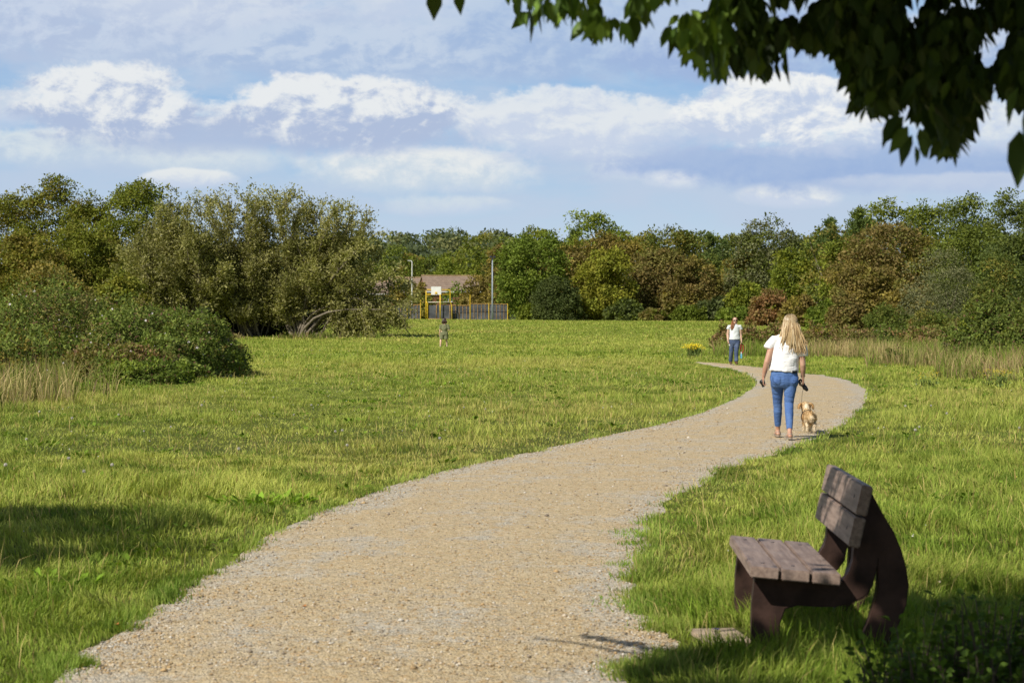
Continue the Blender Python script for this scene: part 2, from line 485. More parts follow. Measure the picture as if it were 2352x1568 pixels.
# ------------------------------------------------------------------ gravel path
def build_path():
    M = 15; u = np.linspace(0, 1, M)
    v = PLj[:, None, :] * (1 - u)[None, :, None] + PRj[:, None, :] * u[None, :, None]
    z = 0.004 + 0.0 * v[..., 0] + ground_z(v[..., 0], v[..., 1])
    z = z + 0.025 * np.sin(np.pi * u)[None, :]
    V = np.concatenate([v, z[..., None]], -1).reshape(-1, 3)
    idx = np.arange(len(V)).reshape(n_, M)
    q = np.stack([idx[:-1, :-1], idx[:-1, 1:], idx[1:, 1:], idx[1:, :-1]], -1).reshape(-1, 4)
    col = np.zeros((len(V), 3)); col[:, 0] = np.tile(np.minimum(u, 1 - u) * 2, n_); col[:, 1] = np.tile(u, n_); col[:, 2] = np.repeat(arc / 100, M)
    me = np_mesh('path', V, q, np.full(len(q), 4), colors=col, smooth=True)
    m, t, out = new_mat('gravel')
    geo = t.n('ShaderNodeNewGeometry'); P = geo.outputs['Position']
    e = t.n('ShaderNodeVertexColor', layer_name='Col')
    se = t.n('ShaderNodeSeparateColor'); t.l(e.outputs[0], se.inputs[0])
    big = t.noise(P, 0.8, 5, 0.6); med = t.noise(P, 3.0, 6, 0.65); fine = t.noise(P, 26, 5, 0.7)
    f = t.m('ADD', t.m('MULTIPLY', big, 0.8), t.m('MULTIPLY', med, 0.9))
    f = t.m('ADD', f, t.sm(se.outputs[0], 0.0, 0.42, 0.04, 0.36))
    tan = t.mix(t.sm(fine, 0.35, 0.65), (0.45, 0.335, 0.175), (0.69, 0.555, 0.34))
    gry = t.mix(t.sm(fine, 0.35, 0.65), (0.41, 0.365, 0.275), (0.64, 0.585, 0.475))
    wv = t.n('ShaderNodeCombineXYZ'); t.l(t.m('MULTIPLY', se.outputs[1], 7.0), wv.inputs[0]); t.l(t.m('MULTIPLY', se.outputs[2], 34.0), wv.inputs[1])
    f = t.m('ADD', f, t.m('MULTIPLY', t.m('SUBTRACT', t.noise(wv.outputs[0], 1.0, 4, 0.6, 0.5), 0.5), 0.85))      # lines worn by feet and wheels
    rip = t.n('ShaderNodeMapping'); t.l(P, rip.inputs[0]); rip.inputs['Scale'].default_value = (0.9, 1.15, 1); rip.inputs['Rotation'].default_value = (0, 0, 0.12)
    f = t.m('ADD', f, t.m('MULTIPLY', t.m('SUBTRACT', t.noise(rip.outputs[0], 1.1, 6, 0.66, 0.5), 0.5), 1.0))
    c = t.mix(t.sm(f, 0.89, 1.26), gry, tan)
    vo = t.n('ShaderNodeTexVoronoi'); vo.inputs['Scale'].default_value = 75; t.l(P, vo.inputs['Vector'])
    sv = t.n('ShaderNodeSeparateColor'); t.l(vo.outputs['Color'], sv.inputs[0])
    c = t.mix(t.sm(sv.outputs[0], 0.72, 0.95), c, (0.62, 0.50, 0.33))
    c = t.mix(t.m('MULTIPLY', t.sm(sv.outputs[1], 0.80, 0.97), 0.7), c, (0.13, 0.10, 0.075))
    vo2 = t.n('ShaderNodeTexVoronoi'); vo2.inputs['Scale'].default_value = 32; t.l(P, vo2.inputs['Vector'])
    sv2 = t.n('ShaderNodeSeparateColor'); t.l(vo2.outputs['Color'], sv2.inputs[0])
    c = t.mix(t.m('MULTIPLY', t.sm(sv2.outputs[2], 0.86, 0.98), 0.6), c, (0.56, 0.36, 0.16))
    b = t.n('ShaderNodeBsdfPrincipled'); t.l(c, b.inputs['Base Color']); b.inputs['Roughness'].default_value = 0.85
    b.inputs['Specular IOR Level'].default_value = 0.25
    bp = t.n('ShaderNodeBump'); bp.inputs['Strength'].default_value = 0.9; bp.inputs['Distance'].default_value = 0.012
    hh = t.m('ADD', t.m('MULTIPLY', vo.outputs['Distance'], -0.9), t.m('MULTIPLY', fine, 1.0))
    t.l(hh, bp.inputs['Height'])
    bp2 = t.n('ShaderNodeBump'); bp2.inputs['Strength'].default_value = 0.6; bp2.inputs['Distance'].default_value = 0.05
    t.l(med, bp2.inputs['Height']); t.l(bp.outputs[0], bp2.inputs['Normal']); t.l(bp2.outputs[0], b.inputs['Normal'])
    t.l(b.outputs[0], out.inputs[0])
    o = link_mesh('path', me, m); tag(o, kind='structure')
    # loose stones lying on it
    N = 16000
    i = rng.integers(0, n_ - 1, N); i = i[(PL[i, 1] > 7) & (PL[i, 1] < 34)]
    # favour the near part and the edges
    N = 15000
    k = np.where((PL[:, 1] > 7) & (PL[:, 1] < 36))[0]
    i = rng.choice(k, N); uu = rng.random(N); edge = rng.random(N) < 0.45
    uu[edge] = np.where(rng.random(edge.sum()) < 0.5, np.abs(rng.normal(0, 0.07, edge.sum())), 1 - np.abs(rng.normal(0, 0.07, edge.sum())))
    uu = np.clip(uu, 0.005, 0.995)
    p = PLj[i] * (1 - uu)[:, None] + PRj[i] * uu[:, None] + rng.normal(0, 0.1, (N, 2))
    ok = in_poly(p[:, 0], p[:, 1], PATH_POLY); p = p[ok]; uu = uu[ok]; N = len(p)
    s = (0.0035 + 0.004 * rng.random(N) ** 2 + 0.008 * (rng.random(N) < 0.025) * rng.random(N)) * (1 + p[:, 1] * 0.02)
    base = np.array([[1, 0, 0], [-1, 0, 0], [0, 1, 0], [0, -1, 0], [0, 0, .75], [0, 0, -.6]])
    jit = base[None] * (0.7 + 0.6 * rng.random((N, 6, 1))); a = rng.random(N) * 6.28
    ca, sa = np.cos(a)[:, None], np.sin(a)[:, None]
    x = jit[..., 0] * ca - jit[..., 1] * sa; y = jit[..., 0] * sa + jit[..., 1] * ca
    zc = 0.004 + 0.025 * np.sin(np.pi * uu)
    V = np.stack([p[:, 0:1] + x * s[:, None] * 1.3, p[:, 1:2] + y * s[:, None], zc[:, None] + s[:, None] * 0.3 + jit[..., 2] * s[:, None]], -1).reshape(-1, 3)
    tri = np.array([[0, 2, 4], [2, 1, 4], [1, 3, 4], [3, 0, 4], [2, 0, 5], [1, 2, 5], [3, 1, 5], [0, 3, 5]])
    L = (np.arange(N)[:, None, None] * 6 + tri[None]).reshape(-1, 3)
    pal = np.array([(0.46, 0.36, 0.22), (0.55, 0.47, 0.36), (0.42, 0.30, 0.16), (0.62, 0.58, 0.50), (0.30, 0.25, 0.19), (0.46, 0.32, 0.16)])
    c = pal[rng.integers(0, 6, N)] * (0.75 + 0.4 * rng.random((N, 1)))
    me = np_mesh('loose_gravel', V, L, np.full(len(L), 3), colors=np.repeat(c, 6, 0))
    o = link_mesh('loose_gravel', me, mat_vcol('stone', 0.8, 0.3))
    tag(o, 'loose gravel scattered over the sandy path', None, None, 'stuff')
build_path()

# ------------------------------------------------------------------ grass
GREEN = np.array([0.255, 0.330, 0.052]); DEEP = np.array([0.110, 0.185, 0.018]); LIME = np.array([0.455, 0.480, 0.105]); STRAW = np.array([0.56, 0.45, 0.17]); DRY = np.array([0.46, 0.31, 0.13])

def grass_colour(x, y, n, r):
    n1 = fbm(x * 0.11 + 4, y * 0.07 + 2, 11); n2 = fbm(x * 0.5, y * 0.32, 21); n3 = fbm(x * 2.2, y * 1.6, 31, 2)
    lime = sstep(0.30, 0.62, n1 * 0.55 + n2 * 0.45 + r.normal(0, 0.08, n))
    c = GREEN + (LIME - GREEN) * lime[:, None]
    deep = sstep(0.52, 0.68, n3 * 0.5 + n2 * 0.5 + r.normal(0, 0.05, n)) * 0.85
    c = c + (DEEP - c) * deep[:, None]
    pst = 0.07 + 0.62 * sstep(0.50, 0.70, fbm(x * 0.25 + 9, y * 0.16, 41) * 0.6 + n1 * 0.4)
    st = r.random(n) < pst * (0.35 + 0.65 * (1 - deep))
    c[st] = STRAW * (0.55 + 0.6 * r.random((st.sum(), 1))) * 0.5 + c[st] * 0.5
    dr = r.random(n) < 0.025; c[dr] = DRY
    return c * (0.72 + 0.56 * r.random((n, 1)))

def blades(name, x, y, length, width, lean, seg5, label, parent=None, col=None, r=None, z0=None, mat=None, head=None):
    r = r or rng
    n = len(x); z = (ground_z(x, y) if z0 is None else z0) - 0.004
    a = r.random(n) * 6.283; la = fbm(x * 0.9, y * 0.7, 131, 3) * 25 + r.normal(0, 0.9, n)
    wdir = np.stack([np.cos(a), np.sin(a), 0 * a], -1); ld = np.stack([np.cos(la), np.sin(la), 0 * a], -1)
    B = np.stack([x, y, z], -1)
    up = np.array([0, 0, 1.0])
    L = length[:, None]; ln = lean[:, None]
    if seg5:
        mid = B + up * L * 0.55 * np.sqrt(1 - (ln * 0.45) ** 2) + ld * L * 0.55 * ln * 0.5
        tip = mid + up * L * 0.45 * np.sqrt(np.maximum(0.05, 1 - np.minimum(ln * 1.25, 0.95) ** 2)) + ld * L * 0.45 * ln * 1.3
        w = wdir * width[:, None] * 0.5
        V = np.stack([B - w, B + w, mid - w * 0.8, mid + w * 0.8, tip], 1).reshape(-1, 3)
        i = np.arange(n)[:, None] * 5
        loops = np.concatenate([i + np.array([[0, 1, 3, 2]]), i + np.array([[2, 3, 4]])], 1)
        sizes = np.tile([4, 3], n); per = 5
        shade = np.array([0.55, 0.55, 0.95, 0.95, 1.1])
    else:
        tip = B + up * L * np.sqrt(np.maximum(0.05, 1 - np.minimum(ln, 0.95) ** 2)) + ld * L * ln
        w = wdir * width[:, None] * 0.5
        V = np.stack([B - w, B + w, tip], 1).reshape(-1, 3)
        i = np.arange(n)[:, None] * 3
        loops = i + np.array([[0, 1, 2]]); sizes = np.full(n, 3); per = 3
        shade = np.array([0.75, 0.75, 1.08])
    c = grass_colour(x, y, n, r) if col is None else col
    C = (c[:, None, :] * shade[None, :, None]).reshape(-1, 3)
    me = np_mesh(name, V, loops, sizes, colors=C)
    o = link_mesh(name, me, mat or M_GRASS, parent)
    if label: tag(o, label, None, None, 'stuff')
    return o

def scatter(y0, y1, dens, margin, r, clump=0.0):
    # uniform over the strip that the field of view crosses, with a margin either side
    A = 0; w1 = 0.2572 * y1 + margin
    n = int(dens * 2 * w1 * (y1 - y0))
    x = (r.random(n) * 2 - 1) * w1; y = y0 + r.random(n) * (y1 - y0)
    ok = np.abs(x) < 0.2572 * y + margin
    return x[ok], y[ok]

def build_grass():
    r = np.random.default_rng(3)
    zones = [(6.0, 13.0, 3600, 1.2, 0.0052, True), (13.0, 24.0, 1500, 1.5, 0.0075, True), (24.0, 45.0, 420, 2.5, 0.013, False), (45.0, 80.0, 150, 5, 0.022, False),
             (80.0, 140.0, 50, 10, 0.045, False), (140.0, 282.0, 14, 20, 0.10, False)]
    for k, (y0, y1, dens, mar, wd, s5) in enumerate(zones):
        x, y = scatter(y0, y1, dens, mar, r)
        if y0 < 90:
            inside = in_poly(x, y, PATH_POLY); x = x[~inside]; y = y[~inside]
        slab = at(1655, 1466); keep = ~((np.abs(x - slab.x) < 0.17) & (y > slab.y - 0.40) & (y < slab.y + 0.30)) | ((fbm(x * 9, y * 9, 171, 2) > 0.56) & (y < slab.y - 0.1)); x = x[keep]; y = y[keep]
        n = len(x)
        tuft = fbm(x * 1.1, y * 0.8, 51, 3); big = fbm(x * 0.22, y * 0.14, 61, 3)
        hgt = 0.034 + 0.088 * sstep(0.35, 0.78, tuft) + 0.040 * sstep(0.4, 0.7, big)
        if y0 < 60:
            pd = path_dist(x, y)
            right = x > np.interp(y, PL[:, 1], PL[:, 0])
            # trampled next to the gravel, longer on the right hand verge
            hgt = hgt * (0.40 + 0.60 * sstep(0.0, 0.6, pd)) + 0.03 * right * sstep(0.15, 1.0, pd)
        if y0 >= 45 and y0 < 80:
            # rank growth that hides where the path swings away behind the field
            hgt = hgt + 0.09 * sstep(70, 74, y) * (1 - sstep(78, 82, y)) * (x < 6.3) * 1.0
        if y0 >= 80: hgt = hgt * 1.3
        L = hgt * (0.6 + 0.9 * r.random(n) ** 1.5)
        w = wd * (0.6 + 0.8 * r.random(n))
        lean = np.clip(np.abs(r.normal(0.62, 0.30, n)), 0, 0.95)
        c = grass_colour(x, y, n, r)
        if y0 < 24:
            # lusher, darker green close to the camera
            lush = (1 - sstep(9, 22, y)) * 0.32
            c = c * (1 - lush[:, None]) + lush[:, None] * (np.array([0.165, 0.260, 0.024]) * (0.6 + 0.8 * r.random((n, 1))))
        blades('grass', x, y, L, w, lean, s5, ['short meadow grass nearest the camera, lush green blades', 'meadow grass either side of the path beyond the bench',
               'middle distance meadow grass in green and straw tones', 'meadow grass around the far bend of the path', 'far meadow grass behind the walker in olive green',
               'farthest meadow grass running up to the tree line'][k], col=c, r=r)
    # bents: thin straw stalks standing above the sward
    x, y = scatter(8, 60, 6, 2, r)
    x2, y2 = scatter(8, 22, 10, 1.5, r); x = np.concatenate([x, x2]); y = np.concatenate([y, y2])
    ok = ~in_poly(x, y, PATH_POLY) & (fbm(x * 0.25 + 9, y * 0.16, 41) > 0.42); x = x[ok]; y = y[ok]; n = len(x)
    blades('dry_grass', x, y, 0.10 + 0.19 * r.random(n) ** 1.5, (0.0024 + 0.00022 * y), np.clip(np.abs(r.normal(0.5, 0.3, n)), 0, 0.93), True,
           'thin straw coloured grass stalks standing above the meadow', col=STRAW * (0.7 + 0.6 * r.random((n, 1))), r=r)
    # ragged fringe spilling on to the gravel
    k = np.where((PL[:, 1] > 7) & (PL[:, 1] < 66))[0]
    ii = r.choice(k, 30000, p=(1 / (PL[k, 1] + 3)) / (1 / (PL[k, 1] + 3)).sum()); side = r.random(30000) < 0.5
    c0 = np.where(side[:, None], PLj[ii], PRj[ii]); cr = cross[ii] * np.where(side, 1, -1)[:, None]
    off = np.clip(r.normal(-0.03, 0.05, 30000), -0.14, 0.16) * (1 + c0[:, 1] * 0.012)
    keep = fbm(arc[ii] * 2.5, side * 9.0, 71, 3) > 0.40
    p = c0 + cr * off[:, None] + r.normal(0, 0.02, (30000, 2)); p = p[keep]; n = len(p)
    blades('verge_grass', p[:, 0], p[:, 1], 0.03 + 0.065 * r.random(n), 0.004 + 0.0005 * p[:, 1], np.clip(np.abs(r.normal(0.5, 0.3, n)), 0, 0.93), False,
           'ragged fringe of grass along both edges of the gravel path', col=grass_colour(p[:, 0], p[:, 1], n, r) * np.array([0.8, 0.9, 0.9]), r=r)
    # small green tufts that have seeded in the gravel by the right hand edge
    cen = [(1450, 1252), (1470, 1235), (1430, 1300), (1445, 1330), (1500, 1205), (1425, 1390), (1440, 1225)]
    xs = []; ys = []
    for c in cen:
        w = at(*c); k = r.integers(60, 160); s = r.uniform(0.04, 0.09)
        xs.append(w.x + r.normal(0, s * 1.3, k)); ys.append(w.y + r.normal(0, s * 1.6, k))
    x = np.concatenate(xs); y = np.concatenate(ys); n = len(x)
    blades('gravel_grass', x, y, 0.02 + 0.04 * r.random(n), np.full(n, 0.006), np.clip(np.abs(r.normal(0.55, 0.3, n)), 0, 0.93), True,
           'tufts of grass seeded in the gravel beside the bench', col=np.array([0.17, 0.29, 0.025]) * (0.7 + 0.6 * r.random((n, 1))), r=r)
    # tall seeding grass on the right, and by the brambles on the left
    def tall(name, label, areas, dens, hmin, hmax, cols, wd):
        xs, ys, cs, hs = [], [], [], []
        for (px0, px1, ya, yb, f) in areas:
            n = int(dens * f * (yb - ya) * (px1 - px0) / F * (ya + yb) / 2)
            y = ya + (yb - ya) * r.random(n); x = (px0 + (px1 - px0) * r.random(n) - CX) / F * y
            g = fbm(x * 0.5, y * 0.25, 81, 3)
            k = g > 0.40 + 0.1 * r.random(len(x)); x, y, g = x[k], y[k], g[k]
            tsel = sstep(0.38, 0.68, fbm(x * 0.35 + 3, y * 0.18, 91, 3) + r.normal(0, 0.12, len(x)))
            c = cols[0] + (cols[1] - cols[0]) * tsel[:, None]
            rd = r.random(len(x)) < 0.13; c[rd] = cols[2]
            xs.append(x); ys.append(y); cs.append(c * (0.65 + 0.6 * r.random((len(x), 1)))); hs.append((hmin + (hmax - hmin) * r.random(len(x))) * (0.6 + 0.8 * g))
        x = np.concatenate(xs); y = np.concatenate(ys)
        ok = ~in_poly(x, y, PATH_POLY) & (path_dist(x, y) > 1.0)
        x = x[ok]; y = y[ok]; c = np.concatenate(cs)[ok]; h = np.concatenate(hs)[ok]
        blades(name, x, y, h, wd * (0.6 + 0.8 * r.random(len(x))), np.clip(np.abs(r.normal(0.42, 0.28, len(x))), 0, 0.93), True, label, col=c, r=r)
    G1 = np.array([0.19, 0.25, 0.04]); S1 = np.array([0.44, 0.35, 0.16]); RD = np.array([0.34, 0.21, 0.13])
    tall('tall_grass', 'tall seeding grass and straw stalks before the scrub on the right',
         [(1640, 2500, 84, 98, 1.0), (1990, 2520, 66, 84, 1.0), (2150, 2560, 52, 66, 0.55), (1580, 1680, 82, 90, 0.25)], 58, 0.2, 0.88, (G1, S1, RD), 0.022)
    tall('tall_grass', 'pale tall grass at the foot of the brambles on the left',
         [(-120, 170, 38.5, 49, 0.75), (150, 270, 41, 47, 0.2), (-100, 60, 35, 40, 0.35)], 85, 0.22, 0.85, (G1 * 0.9, S1 * 1.1, np.array([0.30, 0.20, 0.12])), 0.016)
    tall('rough_grass', 'rough darker grass and stalks in the shade under the willows',
         [(480, 900, 141, 146, 1.0)], 16, 0.25, 0.6, (G1 * 0.8, S1 * 0.7, RD), 0.05)
build_grass()

def build_bench_grass():
    r = np.random.default_rng(47); n = 5200
    w = r.uniform(-0.25, 1.0, n); l = r.uniform(-0.55, 1.55, n)
    x = 1.173 + w + 0.034 * l; y = 9.74 + l
    slab = at(1658, 1468); near = sstep(0.45, 0.0, np.minimum(np.abs(l - 0.17), np.abs(l - 1.22)))
    ok = (r.random(n) < 0.25 + 0.75 * near) & ~((np.abs(x - slab.x) < 0.16) & (np.abs(y - slab.y) < 0.36)); x = x[ok]; y = y[ok]; n = len(x)
    blades('long_grass', x, y, 0.07 + 0.15 * r.random(n) ** 1.3, 0.0045 + 0.002 * r.random(n), np.clip(np.abs(r.normal(0.55, 0.3, n)), 0, 0.95), True,
           'longer uncut grass growing round the legs of the bench', col=np.array([0.19, 0.285, 0.030]) * (0.6 + 0.8 * r.random((n, 1))), r=r)
build_bench_grass()

def build_weeds():
    r = np.random.default_rng(91)
    P, A, N, L, C = [], [], [], [], []
    x, y = scatter(8.5, 95, 0.75, 1.5, r)
    ok = (fbm(x * 0.3, y * 0.16, 141, 3) > 0.46) & ~in_poly(x, y, PATH_POLY); x = x[ok]; y = y[ok]
    for a, b in zip(x, y):
        n = r.integers(7, 16); s = r.uniform(0.05, 0.15) * (1 + b * 0.004)
        th = r.random(n) * 6.283; q = np.sqrt(r.random(n)) * s
        P.append(np.stack([a + np.cos(th) * q, b + np.sin(th) * q, 0.03 + 0.05 * r.random(n)], -1))
        A.append(np.stack([np.cos(th), np.sin(th), r.uniform(0.0, 0.9, n)], -1)); N.append(np.array([0, 0, 1.0]) + r.normal(0, 0.35, (n, 3)))
        L.append(s * r.uniform(0.4, 0.8, n)); C.append(np.array([0.135, 0.21, 0.024]) * r.uniform(0.55, 1.25, (n, 1)))
    P = np.concatenate(P); P[:, 2] += ground_z(P[:, 0], P[:, 1]); L = np.concatenate(L)
    me = leaf_mesh('meadow_weeds', P, np.concatenate(A), norm(np.concatenate(N)), L, L * 0.5, np.concatenate(C), 0.12)
    tag(link_mesh('meadow_weeds', me, M_LEAF), 'small broad leaved weeds and clover growing through the meadow', None, None, 'stuff')
    # tiny pale flower specks
    x, y = scatter(9, 100, 1.1, 1.5, r); ok = (fbm(x * 0.2 + 5, y * 0.1, 151, 3) > 0.50) & ~in_poly(x, y, PATH_POLY); x = x[ok]; y = y[ok]; n = len(x)
    P = np.stack([x, y, ground_z(x, y) + r.uniform(0.05, 0.14, n)], -1); s = r.uniform(0.008, 0.016, n) * (1 + y * 0.012)
    pal = np.array([(0.60, 0.57, 0.50), (0.62, 0.50, 0.08), (0.52, 0.45, 0.30)])
    me = leaf_mesh('clover_flowers', P, norm(r.normal(0, 1, (n, 3))), norm(r.normal(0, 0.5, (n, 3)) + np.array([0, -0.6, 0.6])), s, s, pal[r.choice(3, n, p=[0.6, 0.12, 0.28])])
    tag(link_mesh('clover_flowers', me, M_LEAF), 'tiny pale clover and daisy heads dotted through the grass', None, None, 'stuff')

# ------------------------------------------------------------------ foliage
def leaf_mesh(name, P, A, N, L, W, C, fold=0.0):
    """diamond leaves: P base, A axis, N normal"""
    n = len(P); A = norm(A); S = norm(np.cross(A, N)); Nn = np.cross(S, A)
    L = np.broadcast_to(np.asarray(L, dtype=float), (n,))[:, None]; W = np.broadcast_to(np.asarray(W, dtype=float), (n,))[:, None]
    m = P + A * L * 0.45
    V = np.stack([P, m + S * W * 0.5 + Nn * W * fold, P + A * L, m - S * W * 0.5 + Nn * W * fold], 1).reshape(-1, 3)
    loops = np.arange(4 * n)
    return np_mesh(name, V, loops, np.full(n, 4), colors=np.repeat(C, 4, 0))

def fine_leaf_mesh(name, P, A, N, L, W, C):
    """ovate pointed leaves with a folded midrib and a drooping tip, 8 verts"""
    n = len(P); A = norm(A); S = norm(np.cross(A, N)); Nn = np.cross(S, A)
    L = L[:, None]; W = W[:, None]
    dr = np.array([0, 0, -1.0])
    def row(t, w, f, d): return (P + A * L * t + dr * L * d + S * W * 0.5 * w + Nn * W * f, P + A * L * t + dr * L * d, P + A * L * t + dr * L * d - S * W * 0.5 * w + Nn * W * f)
    a1, m1, b1 = row(0.28, 0.86, 0.16, 0.01); a2, m2, b2 = row(0.58, 0.88, 0.15, 0.05)
    V = np.stack([P, a1, m1, b1, a2, m2, b2, P + A * L * 1.0 + dr * L * 0.16], 1).reshape(-1, 3)
    f = [(0, 1, 2), (0, 2, 3), (1, 4, 5, 2), (2, 5, 6, 3), (4, 7, 5), (5, 7, 6)]
    i = np.arange(n)[:, None] * 8
    loops = i + np.array([sum(f, ())]); sizes = np.tile([len(q) for q in f], n)
    return np_mesh(name, V, loops, sizes, colors=np.repeat(C, 8, 0))

def crown_leaves(r, rx, ry, z0, z1, nclus, per, ls, cols, shape='round', aspect=0.6, base_flat=0.35, rough=0.22, dark=0.35, csize=0.29, ragged=0.15):
    """leaf clumps through a lumpy crown volume between z0 and z1 (local metres)"""
    hz = (z1 - z0) / 2; cz = z0 + hz * (0.86 if shape != 'cone' else 1.0)
    lob = rand_dirs(9, r); lam = r.uniform(-rough, rough, 9)
    D = rand_dirs(nclus * 2, r); D = D[(D[:, 2] > -0.75) | (r.random(len(D)) < 0.4)][:nclus]
    k = len(D)
    bump = 1 + ((np.maximum(0, D @ lob.T) ** 4) * lam).sum(1) + r.normal(0, 0.06, k)
    rad = np.where(r.random(k) < 0.78, r.uniform(0.82, 0.98, k), r.uniform(0.3, 0.8, k)) * bump
    D = D / ((np.abs(D) ** 2.7).sum(1) ** (1 / 2.7))[:, None] if shape == 'round' else D
    C = D * rad[:, None]
    if shape == 'cone':
        h = r.random(k) ** 0.85
        h = np.floor(h * 9) / 9 + r.uniform(0, 0.05, k); ang = r.random(k) * 6.283; rr = (1.02 - h) ** 1.0 * r.uniform(0.35, 1.15, k) * (0.7 + 0.5 * r.random(k))
        C = np.stack([np.cos(ang) * rr, np.sin(ang) * rr, h * 2 - 1], -1)
    if shape == 'dome':
        C[:, 2] = np.abs(C[:, 2]) * 2 - 1.0
    up = np.where(C[:, 2] > 0, hz * (1.14 if shape == 'round' else 1.0), hz * (0.86 if shape == 'round' else 1.0))
    ctr = np.stack([C[:, 0] * rx, C[:, 1] * ry, cz + C[:, 2] * up], -1)
    R0 = (rx * ry * hz) ** (1 / 3)
    cr = R0 * csize * r.uniform(0.75, 1.35, k)
    if shape == 'cone': cr = cr * (1.15 - 0.80 * (C[:, 2] * 0.5 + 0.5)) * 0.75
    cid = np.repeat(np.arange(k), per); n = len(cid)
    d = rand_dirs(n, r)
    out = norm(ctr - np.array([0, 0, cz - hz * 0.2]))
    d = norm(d + out[cid] * 0.55 + np.array([0, 0, 0.25]))
    q = cr[cid] * r.uniform(0.45, 1.08, n) * (1 + ragged * np.abs(r.normal(0, 1, n)) * (r.random(n) < 0.2))
    P = ctr[cid] + d * q[:, None] * np.array([1, 1, 0.8])
    P[:, 2] = np.maximum(P[:, 2], 0.03)
    A = norm(d * 0.7 + rand_dirs(n, r) * 0.9 + np.array([0, 0, -0.15])); N = norm(d + rand_dirs(n, r) * 0.8 + np.array([0, 0, 0.35]))
    cols = np.array(cols)
    cc = cols[r.integers(0, len(cols), k)]
    tone = r.uniform(0.72, 1.28, k)
    c = cc[cid] * tone[cid][:, None] * 0.6 + cols[r.integers(0, len(cols), n)] * 0.4
    c = c * (0.7 + 0.6 * r.random((n, 1))) * (1 - dark + dark * 1.3 * np.clip(q / cr[cid], 0.3, 1.1))[:, None]  # inner leaves darkened: the clump's own shade put into the colour
    L = ls * r.uniform(0.65, 1.35, n)
    return P, A, N, L, L * aspect, c, ctr

def limb_path(a, b, sag, r, n=7):
    a = Vector(a); b = Vector(b); pts = []
    j = Vector(r.normal(0, 1, 3)) * (b - a).length * 0.045
    for i in range(n + 1):
        t = i / n
        p = a.lerp(b, t) + Vector((0, 0, sag * math.sin(math.pi * t))) + j * math.sin(math.pi * 2 * t)
        pts.append(p)
    return pts

def conifer(root, rx, top, cols, r, ls):
    """open pine: whorls of upswept boughs carrying needle tufts"""
    mb = MB(); P, A, C = [], [], []; cols = np.array(cols)
    ax = r.normal(0, 0.02, 2)
    stem = lambda h: Vector((ax[0] * h + 0.12 * math.sin(h * 0.8), ax[1] * h, h))
    mb.tube([stem(top * f) - Vector((0, 0, 0.3 if f == 0 else 0)) for f in (0, 0.3, 0.6, 0.85, 1.0)], [0.24, 0.19, 0.12, 0.06, 0.02], 7)
    nw = int(top * 1.15)
    for w in range(nw):
        f = 0.22 + 0.78 * (w + 0.5 * r.random()) / nw; b = stem(top * f)
        for k in range(r.integers(4, 7)):
            a = r.random() * 6.283; ln = (rx * 1.25 * (1.0 - f) ** 0.75 + 0.35) * r.uniform(0.55, 1.15)
            e = b + Vector((math.cos(a) * ln, math.sin(a) * ln, ln * r.uniform(0.15, 0.75) * (0.5 + f)))
            mb.tube([b, b.lerp(e, 0.5) - Vector((0, 0, 0.08)), e], [0.04, 0.028, 0.012], 4, cap=False)
            n = int(26 + 46 * ln); t = 0.25 + 0.8 * r.random(n) ** 0.8
            p = np.array(b)[None] + np.outer(t, np.array(e - b)) + r.normal(0, 0.16 + 0.06 * ln, (n, 3))
            P.append(p); A.append(norm(np.array((e - b).normalized())[None] * 0.5 + r.normal(0, 0.6, (n, 3)) + np.array([0, 0, 0.7])))
            C.append((cols[r.integers(0, len(cols))] * 0.5 + cols[r.integers(0, len(cols), n)] * 0.5) * r.uniform(0.65, 1.25, (n, 1)))
    P = np.concatenate(P); n = len(P)
    link_mesh('crown', leaf_mesh('crown', P, np.concatenate(A), rand_dirs(n, r), 0.42 * r.uniform(0.7, 1.3, n), 0.15, np.concatenate(C)), M_LEAF, root)
    mb.build('trunk', M_BARK_PALE, root, True)
    return root

def make_tree(name, base, rx, ry, top, kind, cols, label, cat='tree', group=None, seed=0, nclus=90, per=78, ls=0.3, z0=0.3, trunk_r=0.22, shape='round', aspect=0.6, limbs=7, bark=None, limb_r=0.4, **kw):
    r = np.random.default_rng(seed + 1000)
    root = empty(name, base, 0, label, cat, group)
    if shape == 'cone': return conifer(root, rx, top, cols, r, ls)
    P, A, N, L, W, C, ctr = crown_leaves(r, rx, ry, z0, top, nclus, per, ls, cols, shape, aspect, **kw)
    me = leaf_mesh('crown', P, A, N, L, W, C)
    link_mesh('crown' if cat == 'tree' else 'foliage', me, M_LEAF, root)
    mb = MB()
    if shape == 'cone':
        mb.tube([(0, 0, -0.3), (0, 0, top * 0.5), (0, 0, top * 0.97)], [trunk_r, trunk_r * 0.6, 0.03], 8)
    else:
        fork = top * (0.32 if cat == 'tree' else 0.12)
        mb.tube(limb_path((0, 0, -0.3), (r.normal(0, 0.1), r.normal(0, 0.1), fork), 0, r, 4), [trunk_r * (1.25 - 0.12 * i) for i in range(5)], 8)
        for i in r.choice(len(ctr), min(limbs, len(ctr)), replace=False):
            e = ctr[i]
            mb.tube(limb_path((0, 0, fork * r.uniform(0.6, 1.0)), e, top * 0.04, r, 6), [trunk_r * limb_r * (1 - 0.14 * k) for k in range(7)], 6)
    mb.build('trunk' if cat == 'tree' else 'stems', bark or M_BARK, root, True)
    return root

